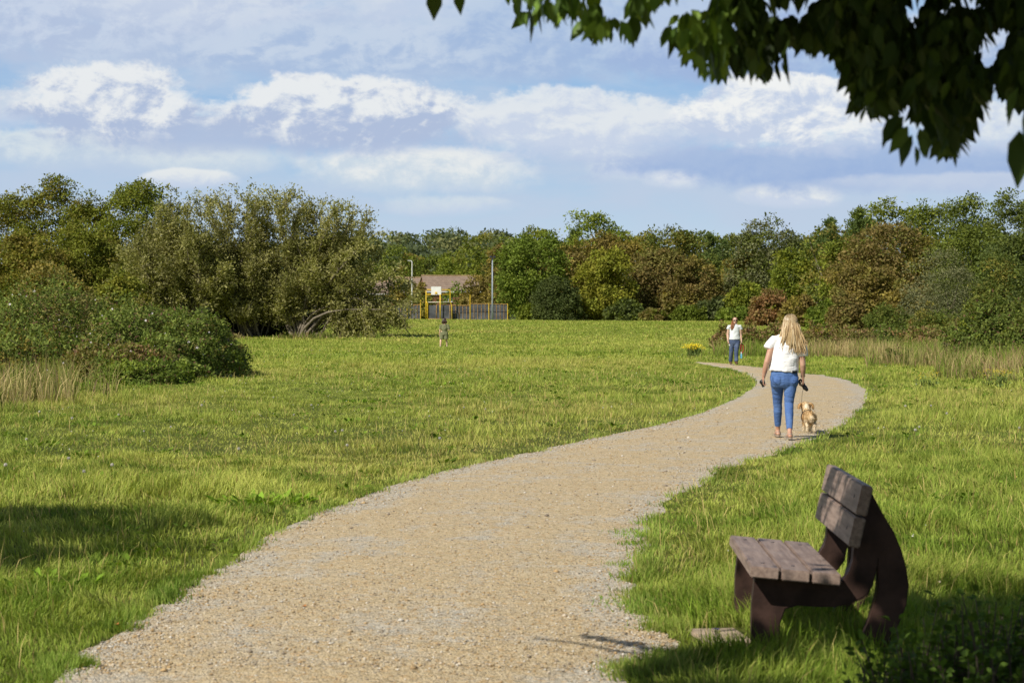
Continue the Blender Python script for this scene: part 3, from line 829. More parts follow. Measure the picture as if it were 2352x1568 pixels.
GRN = [(0.135, 0.165, 0.024), (0.100, 0.130, 0.020), (0.180, 0.205, 0.030)]
LUSH = [(0.130, 0.175, 0.028), (0.170, 0.210, 0.034), (0.092, 0.130, 0.020)]
OLV = [(0.195, 0.160, 0.034), (0.145, 0.130, 0.026), (0.235, 0.180, 0.048)]
BRN = [(0.170, 0.128, 0.045), (0.138, 0.112, 0.036), (0.140, 0.140, 0.036), (0.190, 0.138, 0.052)]
YEL = [(0.200, 0.205, 0.026), (0.150, 0.168, 0.024), (0.225, 0.212, 0.032)]
DRK = [(0.072, 0.092, 0.028), (0.055, 0.074, 0.022), (0.092, 0.112, 0.034)]
DGR = [(0.098, 0.122, 0.026), (0.132, 0.152, 0.032), (0.075, 0.098, 0.022)]
PIN = [(0.095, 0.135, 0.040), (0.125, 0.160, 0.044), (0.072, 0.108, 0.032)]
GRY = [(0.140, 0.148, 0.072), (0.108, 0.120, 0.056), (0.180, 0.175, 0.088)]
RED = [(0.235, 0.125, 0.058), (0.200, 0.120, 0.050), (0.180, 0.145, 0.050)]
SAL = [(0.235, 0.225, 0.078), (0.185, 0.185, 0.058), (0.315, 0.295, 0.135), (0.155, 0.160, 0.042)]
MAP = [(0.145, 0.165, 0.024), (0.110, 0.132, 0.020), (0.165, 0.160, 0.028), (0.155, 0.125, 0.032)]
BRM = [(0.105, 0.142, 0.028), (0.155, 0.190, 0.042), (0.072, 0.100, 0.020), (0.170, 0.155, 0.048)]
BBR = [(0.165, 0.140, 0.046), (0.130, 0.132, 0.034), (0.215, 0.140, 0.068), (0.120, 0.140, 0.028)]

build_weeds()

def tree_px(cx, top, w, d, pal, label, seed, name='broadleaf_tree', depth=0.8, z0=0.25, z_off=0.0, **kw):
    """place a tree by where its crown stands: centre column, top row, width, distance"""
    x = (cx - CX) / F * d; g = gz(x, d)
    h = EYE - (top - HOR) / F * d - g
    rx = w / 2 / F * d
    kw.setdefault('ls', 0.33 * d / 280 + 0.05)
    kw.setdefault('group', 'trees along the edge of the field')
    return make_tree(name, (x, d, g), rx * 0.96, rx * depth, h * (1.03 if kw.get('shape') is None else 1.0), None, pal, label, seed=seed, z0=z0, **kw)

# --- the tree line across the far side of the field, left to right
far = [
 (1222, 538, 138, 268, LUSH, 'bright green leafy tree standing just right of the tall blue-grey mast', dict(nclus=110, trunk_r=0.3)),
 (1268, 548, 110, 288, DGR, 'darker green pointed tree top behind the bright tree by the mast', dict()),
 (1322, 530, 60, 306, PIN, 'slim blue-green conifer left of the highest round crown', dict(shape='cone', name='conifer_tree', csize=0.30, ls=0.42, aspect=0.25)),
 (1360, 519, 150, 300, LUSH[:2] + YEL[1:2], 'tall yellow-green round tree, highest crown in the middle of the tree line', dict(nclus=110)),
 (1300, 572, 165, 284, BRN + OLV, 'russet brown tree rising behind the dark holly dome', dict(nclus=110)),
 (1385, 556, 120, 287, OLV + BRN[:2], 'olive brown tree between the russet one and the yellow-green tree', dict()),
 (1279, 628, 124, 262, DRK, 'dense dark green holly dome at the field edge', dict(nclus=110, per=80, shape='dome', ls=0.26, csize=0.24, name='holly_tree', ragged=0.05)),
 (1390, 590, 118, 266, YEL, 'yellow-green tree with layered boughs down to the grass, right of the dark holly', dict(nclus=90)),
 (1452, 552, 130, 296, OLV, 'olive crown behind the yellow-green layered tree', dict()),
 (1475, 618, 80, 276, GRY + DRK[:1], 'grey-green slender tree squeezed between yellow-green and russet crowns', dict()),
 (1548, 538, 160, 284, DGR + OLV[:1], 'dark olive round tree rising high above the russet hawthorns', dict(nclus=110)),
 (1512, 588, 150, 274, BRN, 'broad russet hawthorn below the dark olive crown', dict(nclus=110)),
 (1590, 622, 110, 268, BRN + OLV[:1], 'smaller rusty hawthorn at the right end of the russet group', dict()),
 (1626, 540, 56, 296, PIN, 'narrow pine with an open top poking above the tree line', dict(shape='cone', name='pine_tree', csize=0.30, nclus=70, ls=0.42, aspect=0.25)),
 (1660, 558, 60, 300, PIN, 'lower of the two narrow pines in the middle right', dict(shape='cone', name='pine_tree', csize=0.30, nclus=70, ls=0.42, aspect=0.25)),
 (1636, 610, 110, 280, DGR + PIN[:1], 'blue-green bushy tree below the two narrow pines', dict()),
 (1760, 536, 165, 272, DGR + GRY, 'large dark grey-green tree above the facing walker', dict(nclus=120)),
 (1700, 600, 90, 276, OLV + GRN[:1], 'olive green tree filling the gap left of the large dark one', dict()),
 (1715, 642, 95, 258, GRN + YEL[:1], 'yellow-green leafy bush tree at the field edge behind the facing walker', dict(shape='dome')),
 (1640, 690, 100, 260, DRK + GRY[:1], 'low dark ivy covered bush at the foot of the tree line', dict(shape='dome', name='ivy_bush', cat='bush')),
 (1580, 704, 80, 258, GRN[:2], 'low green bush left of the dark ivy bush', dict(shape='dome', name='green_bush', cat='bush')),
 (1690, 708, 90, 252, LUSH, 'low bright green bush between the ivy and the red thorn', dict(shape='dome', name='green_bush', cat='bush')),
 (1440, 688, 90, 262, DRK + GRN[:1], 'deep green bush in the shade between yellow-green and russet trees', dict(shape='dome', name='green_bush', cat='bush')),
 (1215, 700, 50, 262, GRN, 'small green bush at the right end of the court fence', dict(shape='dome', name='green_bush', cat='bush')),
 (1500, 712, 60, 256, BRN + GRN[:1], 'small rusty bush under the broad russet hawthorn', dict(shape='dome', name='rusty_bush', cat='bush')),
 (1846, 588, 140, 238, GRN + YEL[:1], 'fresh yellow-green tree over the blonde walker', dict(nclus=110)),
 (1900, 520, 110, 232, OLV + PIN + YEL[1:2], 'tall pale olive tree with bare whitish limbs near its top', dict(nclus=70, per=26, bark=M_BARK_PALE, limbs=16, limb_r=0.55, trunk_r=0.32)),
 (1905, 504, 60, 246, PIN, 'pine top left of the bare limbed olive tree', dict(shape='cone', name='pine_tree', csize=0.30, nclus=70, ls=0.42, aspect=0.25)),
 (1972, 480, 95, 240, PIN + GRN[:1], 'tall broad pine with a visible pale stem', dict(shape='cone', name='pine_tree', csize=0.33, nclus=90, ls=0.42, aspect=0.25, bark=M_BARK_PALE)),
 (1940, 560, 100, 226, GRN + OLV[:1], 'green tree below the tall broad pine', dict()),
 (2035, 530, 190, 205, BRN, 'big rust brown maple with a wide drooping crown', dict(nclus=150, trunk_r=0.3)),
 (1985, 620, 150, 192, BRN + OLV, 'rust and olive hawthorn low in front of the brown maple', dict(nclus=110)),
 (2055, 488, 130, 236, GRN, 'green round tree above the brown maple', dict()),
 (2130, 478, 150, 232, GRN + DGR, 'large green tree on the skyline right of the maple', dict(nclus=110)),
 (2225, 472, 170, 226, DGR + GRN, 'dark green tree with the flat top on the right skyline', dict(nclus=120)),
 (2320, 470, 150, 220, DGR, 'dark tree on the skyline near the right border', dict(nclus=110)),
 (2400, 468, 160, 214, DRK + DGR, 'dark tree cut by the right border of the skyline', dict(nclus=110)),
 (1245, 552, 120, 312, GRN + OLV[:1], 'green crown filling the skyline right of the bright tree by the mast', dict(nclus=90)),
 (1420, 548, 150, 318, OLV + GRN, 'broad olive green crown on the skyline right of the highest round crown', dict(nclus=100)),
 (1490, 552, 120, 320, GRN + OLV[:1], 'mid green crown on the skyline left of the dark olive tree', dict(nclus=90)),
 (1610, 560, 150, 322, DGR + GRN, 'dark green crown behind the two narrow pines', dict(nclus=100)),
 (1690, 556, 120, 318, DGR + OLV[:1], 'dull green crown on the skyline just left of the large dark tree', dict(nclus=90)),
 (1840, 566, 120, 300, DGR, 'dark green crown in the skyline dip right of the large dark tree', dict(nclus=90)),
 (1900, 540, 130, 262, GRN + PIN, 'green crown behind the bare limbed olive tree', dict(nclus=90)),
 (1990, 508, 130, 262, PIN + GRN, 'blue-green crown behind the tall broad pine', dict(nclus=90)),
 (2140, 560, 140, 204, GRN + OLV, 'green and olive tree between the maple and the grey sallow', dict(nclus=110)),
 (2240, 545, 170, 198, DGR + GRN[:1], 'deep green tree mid-height above the grey sallow', dict(nclus=110)),
 (2340, 550, 170, 180, DRK + DGR, 'dark pine-like tree at mid-height by the right border', dict(nclus=110)),
 (2172, 592, 175, 152, GRY, 'large rounded grey-green sallow bush on the right', dict(nclus=150, per=80, shape='dome', ls=0.17, aspect=0.4, name='sallow_tree')),
 (2085, 650, 110, 160, BRN + OLV, 'rust coloured thorn left of the grey sallow', dict(shape='dome')),
 (2300, 606, 170, 128, DGR + OLV[:1], 'dark olive bush tree right of the grey sallow', dict(nclus=150, per=80, shape='dome', ls=0.17)),
 (2400, 590, 180, 118, DRK + GRN[:1], 'dark thicket tree cut by the right border', dict(nclus=130, per=80, shape='dome', ls=0.17)),
 (1768, 658, 92, 205, RED, 'reddish thorn bush behind the facing and the blonde walker', dict(shape='dome', name='red_bush', cat='bush', nclus=80)),
 (1838, 680, 90, 198, OLV + BRN[:1], 'olive brown bush right of the reddish thorn', dict(shape='dome', name='thorn_bush', cat='bush')),
 (1905, 690, 90, 190, LUSH, 'bright green bush below the pale limbed tree', dict(shape='dome', name='green_bush', cat='bush')),
 (1945, 672, 80, 178, BRN, 'rusty low bush left of the brown hawthorn', dict(shape='dome', name='rusty_bush', cat='bush')),
 (2040, 700, 130, 150, DGR + BRM[:1], 'dark bramble mass under the hawthorn on the right', dict(shape='dome', name='bramble_bush', cat='bush', ls=0.16)),
 (2150, 706, 130, 132, BRM + OLV[:1], 'green bramble mass below the grey sallow', dict(shape='dome', name='bramble_bush', cat='bush', ls=0.15)),
]
for i, (cx, top, w, d, pal, lab, kw) in enumerate(far):
    kw = dict(kw)
    if kw.get('cat') == 'bush': kw.setdefault('group', 'bushes at the foot of the trees'); kw.setdefault('trunk_r', 0.08)
    else: kw['nclus'] = int(kw.get('nclus', 80) * 1.8)
    tree_px(cx, top, w, d, pal, lab, i, **kw)

# --- behind the ball court and the houses
back = [
 (1105, 560, 110, 400, GRN + OLV[:1], 'green tree behind the house roof, left of the mast', dict(nclus=80)),
 (1060, 580, 110, 420, GRN, 'mid green tree above the roof ridge', dict(nclus=80)),
 (1005, 590, 100, 430, GRN + DGR, 'green tree behind the gable of the house', dict(nclus=80)),
 (950, 596, 90, 440, OLV + BRN[:1], 'brownish tree behind the white lamp post', dict(nclus=80)),
 (900, 580, 120, 420, GRN + DGR[:1], 'green tree showing past the right end of the willow', dict(nclus=80)),
 (1150, 575, 70, 380, OLV + BRN, 'olive tree between the mast and the bright green tree', dict(nclus=70)),
 (1108, 634, 120, 300, OLV + BRN[:2], 'brown-green bush tree in front of the roof, behind the court fence', dict(nclus=90, shape='dome')),
 (1052, 652, 84, 305, LUSH, 'light green shrub beside the basketball board', dict(nclus=50, shape='dome', per=26)),
 (985, 672, 60, 303, OLV + GRN, 'green and rusty shrub left of the basketball board', dict(nclus=50, shape='dome', per=26)),
 (1075, 662, 46, 308, OLV + GRN, 'low olive shrub under the eaves of the brick house', dict(nclus=50, shape='dome')),
 (962, 655, 50, 306, OLV + BRN[:1], 'rusty shrub hiding the corner of the brick house', dict(nclus=50, shape='dome')),
 (930, 640, 80, 310, OLV + GRN[:1], 'olive shrub behind the white lamp post', dict(nclus=60, shape='dome')),
]
for i, (cx, top, w, d, pal, lab, kw) in enumerate(back):
    tree_px(cx, top, w, d, pal, lab, 200 + i, group='trees around the houses', **kw)

# --- left: maples and hawthorns behind, sallows in front
left = [
 (5, 470, 190, 172, MAP, 'rusty green maple cut by the left border of the picture', dict(nclus=150)),
 (112, 462, 150, 170, MAP, 'second maple from the left, brown tinged crown', dict(nclus=130)),
 (205, 476, 120, 168, MAP + GRN[:1], 'third maple from the left, lower crown in the dip of the skyline', dict(nclus=110)),
 (312, 446, 190, 166, MAP[:3] + GRN, 'tallest maple of the left group, green crown', dict(nclus=180, trunk_r=0.3)),
 (60, 560, 200, 152, MAP + OLV, 'olive hawthorn low at the left border behind the brambles', dict(nclus=140)),
 (190, 540, 190, 156, MAP + YEL[1:2], 'yellowish hawthorn in front of the maples', dict(nclus=140)),
 (120, 610, 190, 130, SAL[:2] + OLV, 'olive thorn bush rising directly behind the bramble bank', dict(nclus=120, shape='dome')),
 (280, 620, 130, 138, MAP[:3] + YEL[2:], 'yellow tinged hawthorn left of the sallow', dict(nclus=110, shape='dome')),
]
for i, (cx, top, w, d, pal, lab, kw) in enumerate(left):
    kw['nclus'] = int(kw['nclus'] * 2.0)
    tree_px(cx, top, w, d, pal, lab, 300 + i, ls=0.22, group='trees behind the brambles on the left', per=95, csize=0.27, **kw)

def sallow(name, basepx, d, tips, label, seed, leaves=58, twigs=19, col=SAL, extra=None, dz=3.0):
    """many-stemmed willow: each limb runs from the root to a crown tip, twigs carry narrow leaves"""
    r = np.random.default_rng(seed)
    b = at_d(basepx, d); root = empty(name, b, 0, label, 'tree', 'willows on the left')
    mb = MB(); LP = []; LA = []; LC = []
    pal = np.array(col)
    for (tx, ty, droop) in tips:
        y = r.uniform(-dz, dz * 0.9)
        e = at_d(tx, d + y, ty) - b
        s = Vector((r.normal(0, 0.45), r.normal(0, 0.5), -0.2))
        up = max(0.6, e.length * 0.12) if droop == 0 else droop
        pts = limb_path(s, e, up, r, 9)
        r0 = r.uniform(0.05, 0.12)
        mb.tube(pts, [max(0.015, r0 * (1 - i / 9.6)) for i in range(10)], 6)
        tone = r.uniform(0.75, 1.2)
        for k in range(twigs):
            t = 0.30 + 0.70 * (k + r.random()) / twigs if droop == 0 else 0.4 + 0.6 * (k + r.random()) / twigs
            f = t * 9; i = min(int(f), 8); p = pts[i].lerp(pts[i + 1], f - i)
            dirn = (pts[i + 1] - pts[i]).normalized()
            tw = Vector(rand_dirs(1, r)[0]) * 1.0 + dirn * 0.7 + Vector((0, 0, 0.55 if droop == 0 else -0.5))
            tw.normalize(); ln = r.uniform(1.0, 2.2) * (1.15 - 0.45 * t)
            q = [p, p + tw * ln * 0.5 + Vector((0, 0, 0.08)), p + tw * ln]
            if r.random() < 0.4: mb.tube(q, [0.025, 0.015, 0.006], 4, cap=False)
            nl = leaves
            s_ = r.random(nl) ** 0.8
            pp = np.array(p)[None] + np.outer(s_, np.array(tw * ln)) + r.normal(0, 0.16, (nl, 3)) * (0.5 + s_[:, None])
            LP.append(pp); LA.append(norm(np.array(tw)[None] * 0.9 + rand_dirs(nl, r)))
            cc = pal[r.integers(0, len(pal))] * 0.5 + pal[r.integers(0, len(pal), nl)] * 0.5
            LC.append(cc * tone * (0.65 + 0.7 * r.random((nl, 1))))
    P = np.concatenate(LP); A = np.concatenate(LA); C = np.concatenate(LC); n = len(P)
    P[:, 2] = np.maximum(P[:, 2], 0.05)
    link_mesh('crown', leaf_mesh('crown', P, A, norm(rand_dirs(n, r) + np.array([0, 0, 0.5])), 0.23 * r.uniform(0.7, 1.4, n), 0.10, C), M_LEAF, root)
    mb.build('trunk', M_BARK_PALE, root, True)
    return root

def fill(x0, x1, y0, y1, n, seed):
    r = np.random.default_rng(seed)
    return [(r.uniform(x0, x1), r.uniform(y0, y1), 0) for _ in range(n)]
sallow('willow_tree', 692, 149, [(612, 462, 0), (636, 454, 0), (655, 462, 0), (672, 456, 0), (700, 466, 0), (722, 482, 0), (742, 476, 0), (700, 500, 0), (645, 500, 0), (770, 480, 0), (790, 484, 0), (812, 496, 0), (838, 512, 0), (855, 536, 0),
        (800, 520, 0), (770, 530, 0), (858, 575, 0), (880, 600, 0), (905, 630, 0), (930, 660, 0), (945, 690, .8), (935, 725, 1.5), (915, 745, 2.2), (890, 765, 2.6), (870, 700, 1.5), (850, 660, 0), (840, 620, 0)]
        + fill(620, 860, 560, 680, 26, 5) + fill(596, 672, 690, 735, 4, 15) + [(820, 766, 1.8), (860, 764, 2.4), (800, 700, 1.0), (790, 735, 1.6), (840, 740, 1.9), (880, 735, 2.2), (845, 712, 1.4), (905, 710, 1.8), (925, 700, 1.2)],
       'large spreading willow with leaning stems and drooping right side', 41)
sallow('willow_tree', 575, 150, [(480, 470, 0), (505, 466, 0), (530, 470, 0), (552, 458, 0), (575, 470, 0), (596, 474, 0), (515, 495, 0), (560, 500, 0), (470, 495, 0), (610, 490, 0)] + fill(450, 640, 520, 690, 34, 6) + fill(560, 640, 690, 735, 5, 16),
       'upright willow with pale stems, middle of the three willows', 42)
sallow('willow_tree', 440, 148, [(330, 520, 0), (360, 500, 0), (385, 482, 0), (410, 478, 0), (432, 484, 0), (460, 476, 0), (345, 545, 0), (310, 570, 0)] + fill(310, 510, 530, 680, 36, 7) + fill(270, 400, 560, 690, 12, 8),
       'leftmost willow, grey-green and bushy beside the hawthorn', 43)
# brush under the willows, its deep shade put into near-black leaf colours
for i, (cx, top, w, d, lab) in enumerate([(505, 700, 90, 153, 'undergrowth coloured dark as shade in the hollow under the left willow'), (600, 715, 80, 152, 'undergrowth coloured dark as shade below the middle willow stems'),
                                           (560, 690, 120, 156, 'thicket coloured dark as shade filling the back of the willow hollow'), (640, 705, 110, 157, 'thicket coloured dark as shade behind the main willow trunk')]):
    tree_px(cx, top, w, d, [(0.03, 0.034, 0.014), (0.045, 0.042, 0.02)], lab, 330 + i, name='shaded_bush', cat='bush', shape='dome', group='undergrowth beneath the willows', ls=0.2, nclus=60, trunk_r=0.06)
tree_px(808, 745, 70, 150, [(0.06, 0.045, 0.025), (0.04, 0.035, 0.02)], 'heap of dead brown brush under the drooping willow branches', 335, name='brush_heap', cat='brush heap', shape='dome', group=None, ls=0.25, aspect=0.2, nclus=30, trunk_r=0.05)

# --- brambles: dense mounds of small leaves with white flower dots
def bramble(cx, top, w, d, depth, label, seed, n, pal=BRM, ls=0.10, flowers=0, group='bramble bushes on the left'):
    r = np.random.default_rng(seed)
    x = (cx - CX) / F * d; g = gz(x, d); h = EYE - (top - HOR) / F * d - g; rx = w / 2 / F * d
    root = empty('bramble_bush', (x, d, g), 0, label, 'bush', group)
    D = rand_dirs(n, r); D[:, 2] = np.abs(D[:, 2])
    az = np.arctan2(D[:, 1], D[:, 0])
    lump = 1 + 0.34 * (fbm(az * 1.6 + seed, D[:, 2] * 3, seed, 3) - 0.5) + 0.62 * (fbm(D[:, 0] * 4.5 + 7, D[:, 1] * 4.5 + D[:, 2] * 4.5, seed + 3, 4) - 0.5)
    prof = (1 - D[:, 2] ** 2.2) ** 0.5
    q = lump * (1 - 0.16 * np.abs(r.normal(0, 0.7, n)))
    q = q * (1 + 0.10 * (r.random(n) < 0.08) * r.random(n))
    hx = norm(np.stack([D[:, 0], D[:, 1], 0 * az], -1))
    P = np.stack([hx[:, 0] * prof * rx * q, hx[:, 1] * prof * depth * q, D[:, 2] * h * q * 0.95 + 0.02], -1)
    out = norm(P / np.array([rx, depth, h]) ** 2)
    pal = np.array(pal); cl = vnoise(P[:, 0] * 2.2 + P[:, 1], P[:, 2] * 2.2, seed + 9)
    idx = np.clip((cl * len(pal) + r.normal(0, 0.6, n)).astype(int), 0, len(pal) - 1)
    C = pal[idx] * (0.6 + 0.75 * r.random((n, 1))) * (0.55 + 0.55 * np.clip(q / lump, 0.4, 1))[:, None]  # deeper leaves coloured darker to stand for shade inside the mound
    # arching shoots that break the outline
    ns = int(rx * h * 9) + 14; sp = []; sc = []
    for k in range(ns):
        j = r.integers(0, n); b0 = P[j]; o_ = out[j]; dv = norm(o_ + np.array([0, 0, 0.5]) + r.normal(0, 0.5, 3)); ln = r.uniform(0.25, 0.75)
        tt = np.linspace(0.1, 1, 16)[:, None]
        sp.append(b0 + dv * tt * ln + np.array([0, 0, -0.35]) * tt ** 2 * ln + r.normal(0, 0.03, (16, 3))); sc.append(np.tile(pal[r.integers(0, len(pal))] * 1.15, (16, 1)))
    sp = np.concatenate(sp); P = np.concatenate([P, sp]); C = np.concatenate([C, np.concatenate(sc)]); out = np.concatenate([out, np.tile([0, -0.3, 0.9], (len(sp), 1))]); q = np.concatenate([q, np.ones(len(sp))]); lump = np.concatenate([lump, np.ones(len(sp))]); n = len(P)
    P[:, 2] = np.maximum(P[:, 2], 0.02)
    br = r.random(n) < 0.05; C[br] = np.array([0.14, 0.075, 0.05])
    A = norm(out * 0.4 + rand_dirs(n, r) + np.array([0, 0, -0.1])); N = norm(out + rand_dirs(n, r) * 0.55 + np.array([0, 0, 0.4]))
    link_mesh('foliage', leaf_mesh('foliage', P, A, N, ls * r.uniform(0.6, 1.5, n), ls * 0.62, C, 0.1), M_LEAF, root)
    mb = MB()
    for k in range(26):
        i = r.integers(0, n); e = Vector(P[i]) * r.uniform(0.9, 1.08)
        mb.tube(limb_path((r.normal(0, rx * 0.2), r.normal(0, depth * 0.2), -0.05), e, h * 0.25, r, 8), [0.012] * 9, 4)
    mb.build('stems', M_BARK, root, True)
    if flowers:
        vis = np.where((P[:, 1] < 0) & (q / lump > 0.9))[0]
        for i in r.choice(vis, flowers):
            c = Vector(P[i]) + Vector(out[i]) * 0.05; s = ls * 0.45 * r.uniform(0.5, 1.1)
            vs = [c + Vector((math.cos(a) * s * k_, -0.01 + 0.3 * s * (k_ < 0.6), math.sin(a) * s * k_)) for j, a in enumerate(np.arange(10) * 0.6283) for k_ in [(1.0 if j % 2 == 0 else 0.5)]]
            fm = MB(); fm.add(vs, [tuple(range(10))]); fm.build('flower', M_PETAL, root)
    return root
M_PETAL = mat_plain('petal', (0.75, 0.68, 0.70), 0.7, 0.1, 20)
bramble(120, 640, 470, 64, 4.5, 'tallest bramble bank at the left border with pale flower heads', 61, 26000, flowers=34)
bramble(330, 694, 270, 61, 4.0, 'middle bramble mound sloping down from the tall bank', 62, 18000, flowers=16)
bramble(446, 728, 212, 58, 4.0, 'rounded bramble mound at the right end of the left thicket', 63, 20000, flowers=26)
bramble(60, 760, 330, 56, 3.0, 'low green bramble skirt in front of the tall bank', 64, 15000, pal=BRM[:3] + OLV[:1], flowers=8)
bramble(270, 790, 260, 53.5, 2.4, 'brown-green tangle low in front of the middle mound', 65, 13000, pal=BRM[:1] + BBR, flowers=8)
bramble(335, 826, 210, 51.5, 1.8, 'bright green nettle patch at the foot of the brambles', 66, 9000, pal=LUSH + BRM[:1], ls=0.085)
# right hand scrub
scr = [(1672, 756, 80, 108, 2.0, 'brown-green bramble clump just left of the facing walker', BBR), (1722, 750, 90, 106, 2.2, 'bramble clump behind the facing walker', BBR),
       (1790, 748, 100, 105, 2.4, 'bramble clump hidden partly by the blonde walker', BBR), (1880, 750, 110, 104, 2.4, 'brown bramble clump right of the blonde walker', BBR + OLV[:1]),
       (1960, 756, 110, 101, 2.4, 'bramble and dock clump in the middle of the scrub', BBR), (2040, 748, 120, 108, 2.4, 'green bramble clump behind the dry grass', BRM),
       (2130, 752, 120, 102, 2.4, 'rust toned bramble clump right of the middle scrub', BBR + RED[1:2]), (2205, 742, 110, 98, 2.4, 'bramble clump left of the dark thicket', BRM + BBR[:1])]
for i, (cx, top, w, d, dep, lab, pal) in enumerate(scr):
    bramble(cx, top, w, d, dep, lab, 80 + i, 5200, pal=pal, ls=0.15, flowers=2, group='bramble scrub on the right')
bramble(2298, 690, 210, 80, 3.0, 'dark glossy bramble thicket at the right border', 91, 17000, pal=DGR + BRM[:1] + YEL[1:2], ls=0.14, group='bramble scrub on the right')
bramble(2225, 778, 120, 76, 1.6, 'small dark bush at the left foot of the dark thicket', 92, 5000, pal=DGR + BRM[:1], ls=0.13, group='bramble scrub on the right')
bramble(2400, 720, 200, 74, 3.0, 'dark bramble thicket cut by the right border', 94, 12000, pal=DGR + BRM[:1], ls=0.13, group='bramble scrub on the right')
bramble(2052, 806, 44, 72, 0.5, 'tiny dark bush standing alone in the rough grass on the right', 93, 1500, pal=DGR, ls=0.10, group='bramble scrub on the right')

# ------------------------------------------------------------------ far wooded hill
def hill_h(X, Y):
    return 44 * sstep(760, 1250, Y) * (0.35 + 0.62 * np.exp(-(np.minimum(X + 20, 0) / 220) ** 2 - (np.maximum(X + 20, 0) / 65) ** 2) + 0.30 * np.exp(-((X - 185) / 70) ** 2) + 0.25 * (fbm(X * 0.006, Y * 0.003, 7) - 0.5))

def build_hill():
    ys = np.linspace(700, 2400, 28); xs = np.linspace(-1300, 1500, 70)
    X, Y = np.meshgrid(xs, ys)
    hill = hill_h(X, Y)
    Z = 1.2 + hill
    v = np.stack([X, Y, Z], -1).reshape(-1, 3); nx = len(xs); idx = np.arange(len(v)).reshape(len(ys), nx)
    q = np.stack([idx[:-1, :-1], idx[:-1, 1:], idx[1:, 1:], idx[1:, :-1]], -1).reshape(-1, 4)
    me = np_mesh('hills', v, q, np.full(len(q), 4), smooth=True)
    tag(link_mesh('hills', me, mat_plain('hill_ground', (0.05, 0.07, 0.025), 0.9, 0.3, 0.05)), kind='structure')
    r = np.random.default_rng(17); Ps, As, Ns, Ls, Cs = [], [], [], [], []
    cen = []
    for _ in range(1100):
        y = r.uniform(780, 1500); x = r.uniform(-0.30, 0.30) * y
        cen.append((x, y))
    pal = np.array([(0.085, 0.105, 0.035), (0.065, 0.085, 0.035), (0.13, 0.145, 0.042), (0.105, 0.125, 0.036), (0.15, 0.150, 0.048)])
    for (x, y) in cen:
        z = 1.2 + float(hill_h(np.array([x]), np.array([y]))[0])
        R_ = r.uniform(5, 9); H = r.uniform(9, 14); n = 150
        D = rand_dirs(n, r); D[:, 2] = np.where(r.random(n) < 0.75, np.abs(D[:, 2]), -0.9 * np.abs(D[:, 2]))
        lum = 1 + 0.35 * (vnoise(D[:, 0] * 2.5 + x, D[:, 1] * 2.5 + D[:, 2] * 2 + y, 3) - 0.5)
        P = np.array([x, y, z + H * 0.42]) + D * np.array([R_, R_, H * 0.55]) * lum[:, None]
        Ps.append(P); As.append(rand_dirs(n, r)); Ns.append(norm(D + rand_dirs(n, r) * 0.5)); Ls.append(r.uniform(1.2, 2.6, n))
        c = pal[r.integers(0, len(pal))]
        Cs.append(c * (0.7 + 0.6 * r.random((n, 1))) + np.array([0.012, 0.016, 0.020]))  # slight blue haze of distance added to the leaf colour
    me = leaf_mesh('far_wood', np.concatenate(Ps), np.concatenate(As), np.concatenate(Ns), np.concatenate(Ls), np.concatenate(Ls) * 0.75, np.concatenate(Cs))
    tag(link_mesh('far_wood', me, M_LEAF), 'wooded hillside far away behind the houses', None, None, 'stuff')
build_hill()

